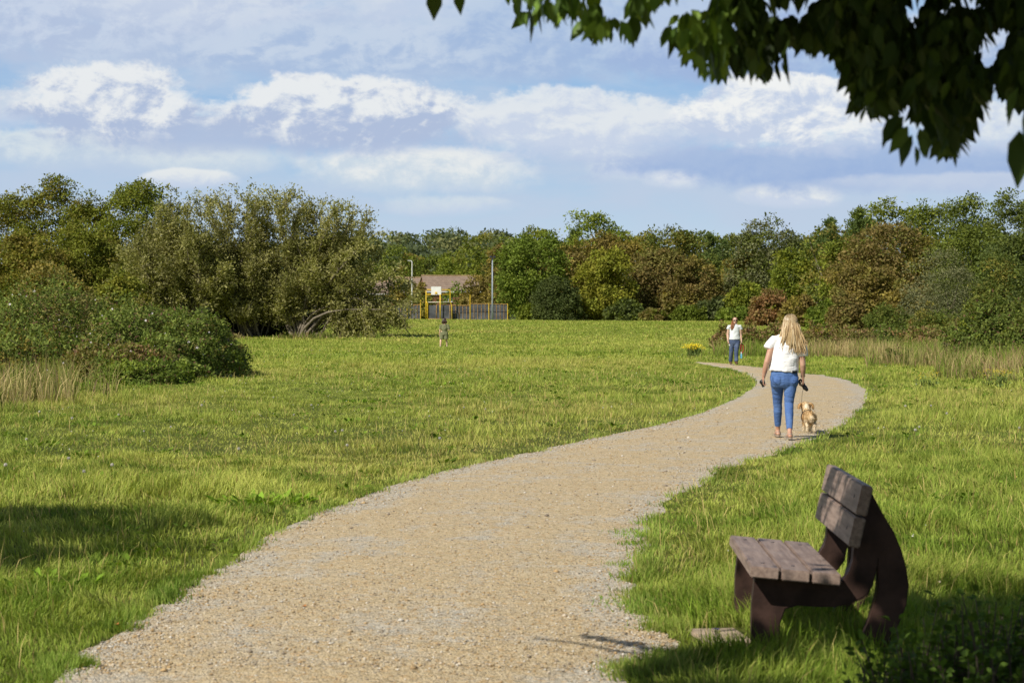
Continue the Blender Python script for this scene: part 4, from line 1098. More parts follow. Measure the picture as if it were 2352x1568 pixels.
# ------------------------------------------------------------------ bench of recycled plastic planks
def build_bench():
    m, t, out = new_mat('plank_plastic')
    tc = t.n('ShaderNodeTexCoord')
    mp = t.n('ShaderNodeMapping'); t.l(tc.outputs['Object'], mp.inputs[0]); mp.inputs['Scale'].default_value = (14, 1.2, 14)
    n1 = t.noise(mp.outputs[0], 3.0, 6, 0.65); n2 = t.noise(tc.outputs['Object'], 6, 5)
    c = t.mix(t.sm(n1, 0.3, 0.7), (0.185, 0.130, 0.105), (0.350, 0.260, 0.210))
    c = t.mix(t.m('MULTIPLY', t.sm(n2, 0.5, 0.8), 0.45), c, (0.29, 0.235, 0.21))
    b = t.n('ShaderNodeBsdfPrincipled'); t.l(c, b.inputs['Base Color']); b.inputs['Roughness'].default_value = 0.55; b.inputs['Specular IOR Level'].default_value = 0.25
    bp = t.n('ShaderNodeBump'); bp.inputs['Strength'].default_value = 0.25; bp.inputs['Distance'].default_value = 0.004
    t.l(t.noise(mp.outputs[0], 9, 5), bp.inputs['Height']); t.l(bp.outputs[0], b.inputs['Normal'])
    t.l(b.outputs[0], out.inputs[0])
    fr = mat_plain('frame_plastic', (0.056, 0.031, 0.024), 0.6, 0.45, 5, bump=0.4, spec=0.2)
    ang = -math.atan2(0.047, 1.37)
    root = empty('park_bench', (1.173, 9.74, 0), ang, 'brown recycled plastic bench with slatted seat beside the gravel path', 'bench')
    L = 1.40
    def plank(name, p0, p1, th, nrm):
        """cross-section from p0 to p1 in (w, z), thickness th along nrm, running along +y"""
        p0 = Vector(p0); p1 = Vector(p1); nn = Vector(nrm).normalized() * th
        sec = [p0, p1, p1 + nn, p0 + nn]
        vs = [Vector((s.x, y, s.y)) for y in (0, L) for s in sec]
        mb = MB(); mb.add(vs, [(0, 1, 2, 3), (7, 6, 5, 4), (0, 4, 5, 1), (1, 5, 6, 2), (2, 6, 7, 3), (3, 7, 4, 0)])
        bm = bmesh.new(); bm.from_mesh(mb.mesh('x')); bmesh.ops.recalc_face_normals(bm, faces=bm.faces)
        bmesh.ops.bevel(bm, geom=list(bm.edges), offset=0.006, segments=2, affect='EDGES')
        me = bpy.data.meshes.new(name); bm.to_mesh(me); bm.free()
        return link_mesh(name, me, m, root)
    sl = (0.41 - 0.45) / 0.44
    for k in range(3):
        w0 = k * 0.1505; w1 = w0 + 0.1390
        plank('seat_plank', (w0, 0.45 + sl * w0), (w1, 0.45 + sl * w1), 0.056, (sl, -1))
    d = Vector((0.54 - 0.472, 0.849 - 0.55)).normalized(); nb = (d.y, -d.x)
    P = Vector((0.472, 0.55))
    plank('back_plank', P, P + d * 0.148, 0.056, nb)
    plank('back_plank', P + d * 0.160, P + d * 0.308, 0.056, nb)
    # bolt heads sunk in the planks above each frame
    bolt = mat_plain('dull_bolt', (0.05, 0.045, 0.045), 0.5, 0.2, 40)
    for y0 in (0.175, L - 0.175):
        for k in range(3):
            w = k * 0.1505 + 0.0695; mb = MB(); z = 0.45 + sl * w
            mb.tube([(w, y0, z - 0.004), (w, y0, z + 0.0025)], [0.011, 0.010], 12); mb.build('bolt', bolt, root)
        for t_ in (0.074, 0.234):
            c_ = P + d * t_; o_ = Vector((-nb[0], -nb[1])); mb = MB()
            mb.tube([(c_.x - o_.x * 0.004, y0, c_.y - o_.y * 0.004), (c_.x + o_.x * 0.0025, y0, c_.y + o_.y * 0.0025)], [0.011, 0.010], 12); mb.build('bolt', bolt, root)
    # end frames: flat curved plates
    prof = [(0.03, 0.391), (0.20, 0.375), (0.40, 0.357), (0.452, 0.356), (0.478, 0.380), (0.500, 0.42), (0.513, 0.465), (0.516, 0.51), (0.522, 0.545), (0.56, 0.70), (0.585, 0.79), (0.61, 0.79),
            (0.656, 0.703), (0.714, 0.607), (0.752, 0.517), (0.778, 0.421), (0.788, 0.344), (0.778, 0.248), (0.742, 0.152), (0.69, 0.05), (0.655, -0.06),
            (0.52, -0.06), (0.555, 0.06), (0.60, 0.184), (0.632, 0.30), (0.637, 0.38), (0.634, 0.44), (0.624, 0.40), (0.612, 0.338), (0.575, 0.286), (0.502, 0.248), (0.42, 0.232), (0.33, 0.232), (0.24, 0.238), (0.18, 0.22), (0.155, 0.15), (0.15, -0.06), (0.02, -0.06), (0.012, 0.10), (0.015, 0.25)]
    for y0 in (0.13, L - 0.13 - 0.09):
        bm = bmesh.new()
        vs = [bm.verts.new((w, y0, z)) for w, z in prof]
        f = bm.faces.new(vs); bmesh.ops.recalc_face_normals(bm, faces=[f])
        g = bmesh.ops.extrude_face_region(bm, geom=[f])
        bmesh.ops.translate(bm, verts=[v for v in g['geom'] if isinstance(v, bmesh.types.BMVert)], vec=(0, 0.09, 0))
        bmesh.ops.recalc_face_normals(bm, faces=bm.faces)
        ed = [e for e in bm.edges if abs(e.verts[0].co.y - e.verts[1].co.y) < 1e-5]
        bmesh.ops.bevel(bm, geom=ed, offset=0.008, segments=2, affect='EDGES', clamp_overlap=True)
        bmesh.ops.triangulate(bm, faces=[f for f in bm.faces if len(f.verts) > 4])
        me = bpy.data.meshes.new('end_frame'); bm.to_mesh(me); bm.free()
        link_mesh('end_frame', me, fr, root)
    mb = MB(); mb.box((0.20, L / 2, 0.30), (0.055, L - 0.44, 0.12)); mb.build('cross_beam', fr, root, bevel=0.006)
    # pale slab set in the grass in front of it
    p = at(1658, 1468)
    mb = MB(); mb.box((0, 0, -0.004), (0.25, 0.48, 0.05), Matrix.Rotation(0.12, 3, 'Z'))
    o = mb.build('paving_slab', mat_plain('slab_stone', (0.40, 0.31, 0.215), 0.9, 0.25, 9, bump=0.5), None, bevel=0.008)
    o.location = p; tag(o, 'worn pale paving slab in the grass under the front edge of the bench', 'paving slab')
    mb = MB(); r = np.random.default_rng(2)
    vs = [(x * 0.012 + r.normal(0, 0.003), y * 0.010 + r.normal(0, 0.003), 0.006 + r.uniform(0, 0.012)) for x in range(-1, 3) for y in range(-1, 3)]
    mb.add(vs, [(i * 4 + j, i * 4 + j + 1, (i + 1) * 4 + j + 1, (i + 1) * 4 + j) for i in range(3) for j in range(3)])
    o = mb.build('sweet_wrapper', mat_plain('purple_foil', (0.07, 0.02, 0.32), 0.3, 0.2, 30))
    o.location = at(1645, 1450, 0.022) ; tag(o, 'crumpled purple sweet wrapper on the far edge of the paving slab', 'litter')
build_bench()

# ------------------------------------------------------------------ ball court, masts, houses
M_YEL = mat_plain('yellow_paint', (0.74, 0.50, 0.03), 0.45, 0.15, 2)
M_ORG = mat_plain('worn_yellow_paint', (0.48, 0.29, 0.10), 0.6, 0.25, 2)
M_MESH = mat_plain('dark_mesh_panel', (0.085, 0.090, 0.098), 0.75, 0.4, 1.2)
M_WHITE = mat_plain('white_board', (0.80, 0.80, 0.78), 0.5, 0.04, 2)
M_PALE = mat_plain('pale_paint', (0.62, 0.56, 0.44), 0.6, 0.2, 2)
def build_court():
    D = 263.0; k = D / F
    def X(px): return (px - CX) * k
    def Z(py): return EYE - (py - HOR) * k
    g = gz(X(1060), D); ox = X(1085)
    def fence(name, label, px0, px1, ytop0, ytop1, y0, y1, posts, nbar, tall=None):
        root = empty(name, (X(px0), y0, g), 0, label, 'fence', 'fence runs of the ball court')
        a = Vector((0, 0, 0)); b = Vector((X(px1) * y1 / D - X(px0) * 1.0, y1 - y0, 0)); 
        h0 = Z(ytop0) - g; h1 = Z(ytop1) - g
        dirv = b.normalized(); nrm = Vector((-dirv.y, dirv.x, 0))
        for s in range(posts):
            t0 = s / posts; t1 = (s + 1) / posts
            p0 = a.lerp(b, t0); p1 = a.lerp(b, t1); q0 = h0 + (h1 - h0) * t0; q1 = h0 + (h1 - h0) * t1
            mb = MB(); o = nrm * 0.012
            vs = [p0 - o + Vector((0, 0, 0.06)), p1 - o + Vector((0, 0, 0.06)), p1 - o + Vector((0, 0, q1 - 0.1)), p0 - o + Vector((0, 0, q0 - 0.1))]
            vs += [v + o * 2 for v in vs]
            mb.add(vs, [(0, 1, 2, 3), (7, 6, 5, 4), (0, 4, 5, 1), (1, 5, 6, 2), (2, 6, 7, 3), (3, 7, 4, 0)])
            pn = mb.build('mesh_panel', M_MESH, root)
            for j in range(1, nbar + 1):
                f = j / (nbar + 1); p = p0.lerp(p1, f) - nrm * 0.05; q = q0 + (q1 - q0) * f
                mb = MB(); mb.tube([p + Vector((0, 0, 0.05)), p + Vector((0, 0, q - 0.08))], [0.026, 0.026], 6); mb.build('bar', M_ORG, pn)
            mb = MB(); mb.tube([p0 - nrm * 0.045 + Vector((0, 0, q0 * 0.52)), p1 - nrm * 0.045 + Vector((0, 0, q1 * 0.52))], [0.03, 0.03], 6); mb.build('middle_rail', mat_dark, pn)
        for s in range(posts + 1):
            f = s / posts; p = a.lerp(b, f) - nrm * 0.06; q = h0 + (h1 - h0) * f + (tall or {}).get(s, 0)
            mb = MB(); mb.tube([p - Vector((0, 0, 0.1)), p + Vector((0, 0, q))], [0.05, 0.05], 8); mb.build('post', M_YEL, root)
        mb = MB(); mb.tube([a - nrm * 0.06 + Vector((0, 0, h0 - 0.05)), b - nrm * 0.06 + Vector((0, 0, h1 - 0.05))], [0.036, 0.036], 8); mb.build('top_rail', M_ORG, root)
        return root
    mat_dark = mat_plain('dark_rail', (0.04, 0.045, 0.06), 0.6)
    fence('court_fence', 'dark mesh fence run with yellow bars right of the basketball goal', 1038, 1080, 700.5, 700.5, D, D, 1, 4)
    fence('court_fence', 'taller dark mesh fence run at the right end of the ball court', 1080, 1166, 696.5, 697.5, D - 0.4, D - 0.4, 2, 4, {0: 1.18})
    fence('court_fence', 'fence run with yellow posts left of the basketball goal, beside the willow', 905, 966, 699, 699, D, D, 2, 3, {2: 0.6})
    fence('court_fence', 'fence run half hidden behind the drooping willow branches', 770, 905, 700, 699, D + 1, D + 1, 4, 3)
    # goal and basketball frame
    gl = empty('basketball_goal', (X(1008), D - 1.0, g), 0, 'yellow steel goal frame with white basketball board and hoop', 'goal')
    def P(px, py, y=0.0): return Vector((X(px) - X(1008), y, Z(py) - g))
    def pipe(name, pts, r=0.055, mat=M_YEL):
        mb = MB(); mb.tube(pts, [r] * len(pts), 8); return mb.build(name, mat, gl, True)
    base = 732.5
    pipe('post', [P(979.5, base + 1), P(979.5, 667)], 0.06); pipe('post', [P(983, base + 1), P(983, 700), P(981.8, 695), P(980.5, 693)], 0.06)
    pipe('post', [P(1012, base + 1, -.3), P(1012, 676, -.3)], 0.075)
    pipe('post', [P(1038.3, base + 1), P(1038.3, 704), P(1037.5, 700), P(1036, 696), P(1034.6, 692), P(1034.6, 669), P(1034, 666.8), P(1032, 665.8), P(1012, 665.5), P(981, 665.3)], 0.06)
    pipe('rail', [P(980.5, 676.4), P(1034.5, 676.4)], 0.05)
    pipe('crossbar', [P(984, 694), P(1035, 694)], 0.055, M_PALE)
    pipe('base_rail', [P(983, 732), P(1038, 732)], 0.04, M_ORG)
    for a_, b_ in ((984, 1011), (1013, 1037)):
        mb = MB(); w = X(b_) - X(a_); mb.box(((P(a_, 700).x + P(b_, 700).x) / 2, 0.15, (Z(701) - g) / 2), (w, 0.03, Z(701) - g)); mb.build('mesh_panel', M_MESH, gl)
    for px in (1003, 1034):
        pipe('bar', [P(px, base, 0.08), P(px, 700, 0.08)], 0.04, M_ORG)
    mb = MB(); c = P(1002.6, 668, -0.12); mb.box(c, (X(1014) - X(991), 0.05, 18.8 * k)); mb.build('backboard', M_WHITE, gl, bevel=0.01)
    mb = MB(); c = P(1002.5, 675, -0.42)
    pts = [c + Vector((math.cos(a) * 0.24, math.sin(a) * 0.24, 0)) for a in np.linspace(0, 2 * math.pi, 17)]
    mb.tube(pts, [0.022] * 17, 6); mb.build('hoop', mat_plain('orange_hoop', (0.6, 0.3, 0.02), 0.5), gl)
    mb = MB(); mb.box(P(1002.5, 672.8, -0.16), (0.28, 0.03, 0.26)); mb.build('hoop_plate', M_YEL, gl)
    # light masts
    d = 258.0; x = (1131 - CX) / F * d
    ms = empty('floodlight_mast', (x, d, gz(x, d)), 0, 'tall slim blue-grey floodlight mast behind the court fence', 'lamp post')
    H = EYE - (592 - HOR) / F * d - gz(x, d)
    mb = MB(); mb.tube([(0, 0, -0.2), (0.0, 0, H * 0.4), (0, 0, H)], [0.12, 0.10, 0.075], 10); mb.build('mast', mat_plain('blue_grey_steel', (0.34, 0.39, 0.44), 0.5, 0.1, 1, metal=0.1), ms, True)
    mb = MB(); mb.box((0, 0, H + 0.04), (0.66, 0.10, 0.09)); mb.build('cross_arm', mat_dark, ms)
    for sx in (-0.22, 0.24):
        mb = MB(); mb.box((sx, -0.18, H + 0.10), (0.30, 0.34, 0.14), Matrix.Rotation(0.35, 3, 'X')); mb.build('floodlight', mat_dark, ms, bevel=0.02)
    d = 300.0; x = (946.5 - CX) / F * d
    lp = empty('street_lamp', (x, d, gz(x, d)), 0, 'white street lamp with short bent arm behind the willow', 'lamp post')
    H = EYE - (599 - HOR) / F * d - gz(x, d)
    wm = mat_plain('pale_steel', (0.66, 0.66, 0.64), 0.4, 0.1, 1)
    mb = MB(); mb.tube([(0, 0, -0.2), (0, 0, H * 0.5), (0, 0, H - 0.25), (-0.06, 0, H - 0.06), (-0.22, 0, H)], [0.12, 0.10, 0.08, 0.075, 0.07], 8); mb.build('pole', wm, lp, True)
    mb = MB(); mb.box((-0.42, 0, H + 0.01), (0.50, 0.18, 0.12), Matrix.Rotation(0.06, 3, 'Y')); mb.build('lamp_head', wm, lp, bevel=0.03)
build_court()

def mat_brick():
    m, t, out = new_mat('red_brick')
    tc = t.n('ShaderNodeTexCoord')
    br = t.n('ShaderNodeTexBrick'); mp = t.n('ShaderNodeMapping'); t.l(tc.outputs['Object'], mp.inputs[0]); mp.inputs['Rotation'].default_value = (R(90), 0, 0)
    t.l(mp.outputs[0], br.inputs['Vector']); br.inputs['Scale'].default_value = 4.4
    br.inputs['Color1'].default_value = (0.26, 0.105, 0.065, 1); br.inputs['Color2'].default_value = (0.19, 0.075, 0.05, 1); br.inputs['Mortar'].default_value = (0.30, 0.22, 0.17, 1)
    b = t.n('ShaderNodeBsdfPrincipled')
    t.l(t.mix(t.sm(t.noise(tc.outputs['Object'], 0.8, 4), 0.4, 0.7), br.outputs[0], (0.23, 0.09, 0.05)), b.inputs['Base Color']); b.inputs['Roughness'].default_value = 0.9
    t.l(b.outputs[0], out.inputs[0]); return m
def mat_tiles():
    m, t, out = new_mat('roof_tiles')
    tc = t.n('ShaderNodeTexCoord'); sp = t.n('ShaderNodeSeparateXYZ'); t.l(tc.outputs['Object'], sp.inputs[0])
    w = t.m('FRACT', t.m('MULTIPLY', sp.outputs[2], 2.7)); n = t.noise(tc.outputs['Object'], 1.5, 5, 0.7)
    vo = t.n('ShaderNodeTexVoronoi'); vo.inputs['Scale'].default_value = 3.2; t.l(tc.outputs['Object'], vo.inputs[0])
    sv = t.n('ShaderNodeSeparateColor'); t.l(vo.outputs['Color'], sv.inputs[0])
    c = t.mix(t.sm(n, 0.3, 0.7), (0.24, 0.165, 0.115), (0.34, 0.25, 0.18))
    c = t.mix(t.m('MULTIPLY', sv.outputs[0], 0.4), c, (0.20, 0.16, 0.13))
    c = t.mix(t.m('MULTIPLY', t.sm(w, 0.75, 0.95), 0.75), c, (0.07, 0.05, 0.04))
    b = t.n('ShaderNodeBsdfPrincipled'); t.l(c, b.inputs['Base Color']); b.inputs['Roughness'].default_value = 0.85
    t.l(b.outputs[0], out.inputs[0]); return m
M_BRICK = mat_brick(); M_TILE = mat_tiles(); M_FRAME = mat_plain('window_frame_paint', (0.75, 0.75, 0.73), 0.5, 0.03)
M_GLASS = mat_plain('window_glass', (0.04, 0.05, 0.06), 0.08, 0.2, 0.5, spec=0.6); M_RIDGE = mat_plain('ridge_tile', (0.36, 0.25, 0.13), 0.8, 0.25, 3)

def house(px, d, yaw, Lx, Dy, eave, ridge, label, wins):
    x = (px - CX) / F * d; g = gz(x, d)
    root = empty('brick_house', (x, d, g), yaw, label, 'house', 'houses behind the ball court')
    mb = MB()
    v = [(0, 0, -.3), (Lx, 0, -.3), (Lx, Dy, -.3), (0, Dy, -.3), (0, 0, eave), (Lx, 0, eave), (Lx, Dy, eave), (0, Dy, eave), (0, Dy / 2, ridge - 0.05), (Lx, Dy / 2, ridge - 0.05)]
    mb.add(v, [(0, 1, 5, 4), (2, 3, 7, 6), (3, 0, 4, 8, 7), (1, 2, 6, 9, 5), (3, 2, 1, 0)])
    mb.build('wall', M_BRICK, root)
    o = 0.4; sl = (ridge - eave) / (Dy / 2); ez = eave - o * sl + 0.10; rz = ridge + 0.10
    mb = MB(); vs = []
    for zz in (0, 0.12):
        vs += [(-0.25, -o, ez + zz), (Lx + 0.25, -o, ez + zz), (Lx + 0.25, Dy / 2, rz + zz), (-0.25, Dy / 2, rz + zz), (Lx + 0.25, Dy + o, ez + zz), (-0.25, Dy + o, ez + zz)]
    mb.add(vs, [(0, 3, 2, 1), (3, 5, 4, 2), (6, 7, 8, 9), (9, 8, 10, 11), (0, 1, 7, 6), (4, 5, 11, 10), (0, 6, 9, 3), (3, 9, 11, 5), (1, 2, 8, 7), (2, 4, 10, 8)])
    rf = mb.build('roof', M_TILE, root)
    mb = MB(); mb.tube([(-0.27, Dy / 2, rz + 0.13), (Lx + 0.27, Dy / 2, rz + 0.13)], [0.13, 0.13], 8); mb.build('ridge', M_RIDGE, rf)
    mb = MB(); mb.box((Lx / 2, -o - 0.03, ez + 0.02), (Lx + 0.5, 0.09, 0.18)); mb.build('fascia', M_FRAME, root)
    for (wx, wz, w, h) in wins:
        mb = MB(); 
        for s in (-1, 1):
            mb.box((wx + s * w / 2, -0.03, wz), (0.09, 0.08, h + 0.09)); mb.box((wx, -0.03, wz + s * h / 2), (w - 0.09, 0.08, 0.09))
        mb.box((wx, -0.03, wz), (0.07, 0.076, h - 0.09)); f = mb.build('window', M_FRAME, root)
        mb = MB(); mb.box((wx, -0.005, wz), (w - 0.05, 0.03, h - 0.05)); mb.build('pane', M_GLASS, f)
        mb = MB(); mb.box((wx, -0.09, wz - h / 2 - 0.09), (w + 0.25, 0.2, 0.08)); mb.build('sill', M_FRAME, f)
    return root
house(982, 335, R(14), 9.0, 8.0, 4.75, 7.2, 'red brick house with brown tiled roof behind the basketball board', [(3.6, 3.6, 1.2, 1.2), (7.6, 3.6, 1.6, 1.2), (3.6, 1.5, 1.6, 1.3)])
house(900, 352, R(10), 9.5, 7.5, 4.8, 7.2, 'second brick house, its roof showing left of the gable', [(2.5, 3.6, 1.4, 1.2), (6.6, 3.6, 1.4, 1.2)])
house(790, 345, R(6), 8.5, 7.5, 4.4, 6.4, 'pinkish brick house glimpsed through the willow branches', [(2.2, 3.2, 1.4, 1.2), (6.0, 3.2, 1.4, 1.2), (4.2, 1.3, 1.2, 1.3)])

# ------------------------------------------------------------------ flowers in the grass
def build_flowers():
    r = np.random.default_rng(5)
    M_SEED, t_, o_ = new_mat('seed_fluff'); d_ = t_.n('ShaderNodeBsdfDiffuse'); d_.inputs[0].default_value = (0.78, 0.75, 0.68, 1); tr_ = t_.n('ShaderNodeBsdfTranslucent'); tr_.inputs[0].default_value = (0.78, 0.75, 0.66, 1)
    nz_ = t_.noise(t_.n('ShaderNodeTexCoord').outputs['Object'], 40, 2); mx_ = t_.n('ShaderNodeMixShader'); t_.l(t_.sm(nz_, 0.2, 0.8, 0.35, 0.6), mx_.inputs[0]); t_.l(d_.outputs[0], mx_.inputs[1]); t_.l(tr_.outputs[0], mx_.inputs[2]); t_.l(mx_.outputs[0], o_.inputs[0]); M_STEM = mat_plain('flower_stem', (0.22, 0.27, 0.06), 0.7, 0.2, 40)
    heads = [(157, 1052), (192, 1082), (12, 1067), (257, 1067), (60, 1008), (463, 930), (548, 1030), (628, 912), (675, 952), (770, 990), (786, 988), (797, 1022), (392, 980), (165, 960), (272, 952),
             (1115, 939), (1066, 935), (986, 955), (1010, 1006), (2080, 932), (2139, 931), (2175, 949), (2112, 980), (2103, 987), (2105, 882), (2342, 982), (918, 908), (90, 945), (330, 990), (715, 930)]
    where = ['far left', 'left', 'right']
    # one mesh of each part, three sizes of head
    stem = MB(); stem.tube([(0, 0, -0.02), (0.004, 0.002, 0.5), (0, 0, 1)], [0.022, 0.02, 0.016], 5); stem_me = stem.mesh('stem'); stem_me.materials.append(M_STEM)
    hd = MB()
    for dd in rand_dirs(150, r):
        e = Vector(dd); s = e.orthogonal().normalized() * 0.13; q = e.cross(s)
        hd.add([e * 0.15, e * 0.97 + s, e * 1.0 + q, e * 0.97 - s, e - q], [(0, 1, 3), (1, 2, 3, 4)])
    hd.ball((0, 0, 0), 0.2, 8, 6)
    head_me = hd.mesh('seed_head'); head_me.materials.append(M_SEED)
    for i, (px, py) in enumerate(heads):
        h = r.uniform(0.14, 0.24); d = F * (EYE - h) / (py - HOR); x = (px - CX) / F * d
        o = empty('dandelion', (x, d, 0), r.uniform(0, 6), None, 'flower', 'dandelion clocks in the meadow')
        lab = 'white dandelion seed head among the meadow grass ' + ('right of the path' if px > 1900 else 'left of the path')
        o['label'] = lab; o['group'] = 'dandelion clocks right of the path' if px > 1900 else 'dandelion clocks left of the path'
        s = bpy.data.objects.new('stem', stem_me); COL.objects.link(s); s.parent = o; s.scale = (0.16, 0.16, h)
        s.rotation_euler = (r.normal(0, .06), r.normal(0, .06), 0)
        q = bpy.data.objects.new('seed_head', head_me); COL.objects.link(q); q.parent = o
        q.location = Matrix.Rotation(0, 3, 'X') @ Vector((0, 0, h)); q.scale = [r.uniform(0.014, 0.021)] * 3
    # yellow ragwort
    M_RAG = mat_plain('ragwort_yellow', (0.80, 0.62, 0.02), 0.6, 0.12, 20); M_RST = mat_plain('ragwort_green', (0.12, 0.17, 0.03), 0.7, 0.2, 20)
    for (px, py, w, n, hh, lab) in [(1592, 792, 46, 44, 0.55, 'broad clump of yellow ragwort in the grass left of the facing walker'), (2130, 858, 44, 7, 0.35, 'small yellow ragwort plants on the right verge, nearer the path'),
                                    (2292, 850, 66, 12, 0.42, 'yellow ragwort plants in the tall grass at the right border')]:
        d = F * (EYE - hh) / (py - HOR); x = (px - CX) / F * d; rx = w / 2 / F * d
        root = empty('ragwort', (x, d, 0), 0, lab, 'flower', 'yellow ragwort plants')
        st = MB(); fl = MB()
        for k in range(n):
            bx = r.normal(0, rx * 0.35); by = r.normal(0, rx * 0.5); tx = np.clip(bx * 1.7 + r.normal(0, 0.06), -rx, rx); h = hh * r.uniform(0.7, 1.05)
            st.tube([(bx, by, -0.02), (bx * 1.2, by, h * 0.6), (tx, by, h)], [0.008, 0.007, 0.005], 4, cap=False)
            for q in range(7):
                c = Vector((tx + r.normal(0, 0.06), by + r.normal(0, 0.06), h + r.normal(0, 0.03))); s = r.uniform(0.011, 0.019) * (1 + max(0, d - 55) * 0.045)
                fl.add([c + Vector((math.cos(a) * s, math.sin(a) * s * 0.8, 0.4 * s * math.cos(2 * a))) for a in np.arange(6) * 1.047] , [(0, 1, 2, 3, 4, 5)])
            for q in range(8):
                c = Vector((bx * 1.2 + r.normal(0, 0.04), by + r.normal(0, .04), h * r.uniform(0.1, 0.8))); e = Vector(rand_dirs(1, r)[0]) * 0.10
                st.add([c, c + e * 0.5 + Vector((0, 0, .02)) + e.orthogonal().normalized() * 0.02, c + e, c + e * 0.5 - e.orthogonal().normalized() * 0.02], [(0, 1, 2, 3)])
        st.build('stems', M_RST, root); a = fl.build('blossom', M_RAG, root); a['kind'] = 'stuff'
    # broad-leaved docks
    for (px, py, n, s, lab) in [(600, 1158, 46, 0.19, 'large patch of broad dock leaves near the left path edge'), (655, 1150, 22, 0.15, 'smaller dock rosette right of the large dock patch'), (30, 1105, 26, 0.13, 'dark dock rosette at the left border'),
                                (110, 1345, 26, 0.14, 'pale green dock leaves in the near left grass'), (270, 1225, 14, 0.12, 'lone dock rosette in the shaded left grass'), (820, 925, 26, 0.16, 'dark clump of dock leaves in the middle of the meadow'), (1010, 885, 22, 0.18, 'distant dock clump in the meadow')]:
        w = at(px, py)
        n = n * 2
        root = empty('dock_plant', w, 0, lab, 'plant', 'dock plants in the meadow')
        a = r.random(n) * 6.283; q = np.sqrt(r.random(n)) * s * 2.2
        P = np.stack([np.cos(a) * q, np.sin(a) * q * 1.2, 0.01 + 0 * a], -1)
        A = norm(np.stack([np.cos(a), np.sin(a), r.uniform(0.4, 1.6, n)], -1) + r.normal(0, 0.35, (n, 3))); N = norm(np.array([0, 0, 1.0]) + r.normal(0, 0.3, (n, 3)))
        L = s * 0.62 * r.uniform(0.6, 1.35, n)
        C = np.array([0.18, 0.29, 0.03]) * (0.6 + 0.8 * r.random((n, 1)))
        link_mesh('leaves', fine_leaf_mesh('leaves', P, A, N, L, L * 0.42, C), M_LEAF, root)
build_flowers()
def build_leaves():
    r = np.random.default_rng(8); m = mat_plain('dry_leaf', (0.42, 0.17, 0.04), 0.7, 0.3, 60)
    for (px, py, lab) in [(268, 1448, 'orange fallen leaf on the left edge of the path'), (1395, 1500, 'brown fallen leaf on the path beside the twig shadow'), (700, 1405, 'dry leaf lying in the middle of the path')]:
        w = at(px, py); o = empty('fallen_leaf', (w.x, w.y, 0.03), r.uniform(0, 6), lab, 'leaf')
        me = fine_leaf_mesh('blade', np.zeros((1, 3)), np.array([[1.0, 0, 0.12]]), np.array([[0, 0.2, 1.0]]), np.array([0.055]), np.array([0.03]), np.ones((1, 3)))
        link_mesh('blade', me, m, o)
build_leaves()

# ------------------------------------------------------------------ people
def skin_mat(name, col):
    m, t, out = new_mat(name)
    tc = t.n('ShaderNodeTexCoord')
    c = t.mix(t.sm(t.noise(tc.outputs['Object'], 9, 4), 0.35, 0.7), col, (col[0] * 0.9, col[1] * 0.76, col[2] * 0.70))
    b = t.n('ShaderNodeBsdfPrincipled'); t.l(c, b.inputs['Base Color']); b.inputs['Roughness'].default_value = 0.5
    b.inputs['Subsurface Weight'].default_value = 0.12; b.inputs['Subsurface Radius'].default_value = (0.02, 0.008, 0.004)
    t.l(b.outputs[0], out.inputs[0]); return m
M_SKIN = skin_mat('skin', (0.55, 0.34, 0.24)); M_SKIN2 = skin_mat('pale_skin', (0.72, 0.50, 0.38))

def cloth_mat(name, col, wr=14.0, st=0.5, weave=0.12, stretch=(1, 1, 1), fade=None, zf=None):
    m, t, out = new_mat(name)
    tc = t.n('ShaderNodeTexCoord'); mp = t.n('ShaderNodeMapping'); t.l(tc.outputs['Object'], mp.inputs[0]); mp.inputs['Scale'].default_value = stretch
    n1 = t.noise(mp.outputs[0], wr, 4, 0.5, 0.6); n2 = t.noise(tc.outputs['Object'], 120, 3)
    c = t.mix(t.sm(n2, 0.3, 0.7), tuple(x * (1 - weave) for x in col), tuple(min(0.9, x * (1 + weave)) for x in col))
    if fade:
        n3 = t.noise(tc.outputs['Object'], 5, 4)
        c = t.mix(t.m('MULTIPLY', t.sm(n3, 0.42, 0.68), 0.7), c, fade)
    b = t.n('ShaderNodeBsdfPrincipled'); t.l(c, b.inputs['Base Color']); b.inputs['Roughness'].default_value = 0.85; b.inputs['Specular IOR Level'].default_value = 0.2
    bp = t.n('ShaderNodeBump'); bp.inputs['Strength'].default_value = st; bp.inputs['Distance'].default_value = 0.02
    t.l(n1, bp.inputs['Height']); t.l(bp.outputs[0], b.inputs['Normal']); t.l(b.outputs[0], out.inputs[0])
    return m

def wrinkle(me, fn):
    """push cloth folds into the mesh along its normals; fn(x, y, z) gives metres"""
    n = len(me.vertices); co = np.empty(n * 3, dtype=np.float32); me.vertices.foreach_get('co', co); co = co.reshape(-1, 3)
    nn = np.empty(n * 3, dtype=np.float32); me.vertices.foreach_get('normal', nn); nn = nn.reshape(-1, 3)
    co += nn * fn(co[:, 0].astype(float), co[:, 1].astype(float), co[:, 2].astype(float))[:, None].astype(np.float32)
    me.vertices.foreach_set('co', co.ravel()); me.update()
    return me

def shirt_folds(x, y, z):
    a = fbm(x * 6 + z * 4 + 3, z * 11 - x * 5 + y * 3, 3, 2) - 0.5
    b = fbm(x * 22 + y * 7, z * 9 + 5, 7, 2) - 0.5
    return 0.020 * a * sstep(1.42, 1.25, z) + 0.009 * b * sstep(1.15, 0.92, z)

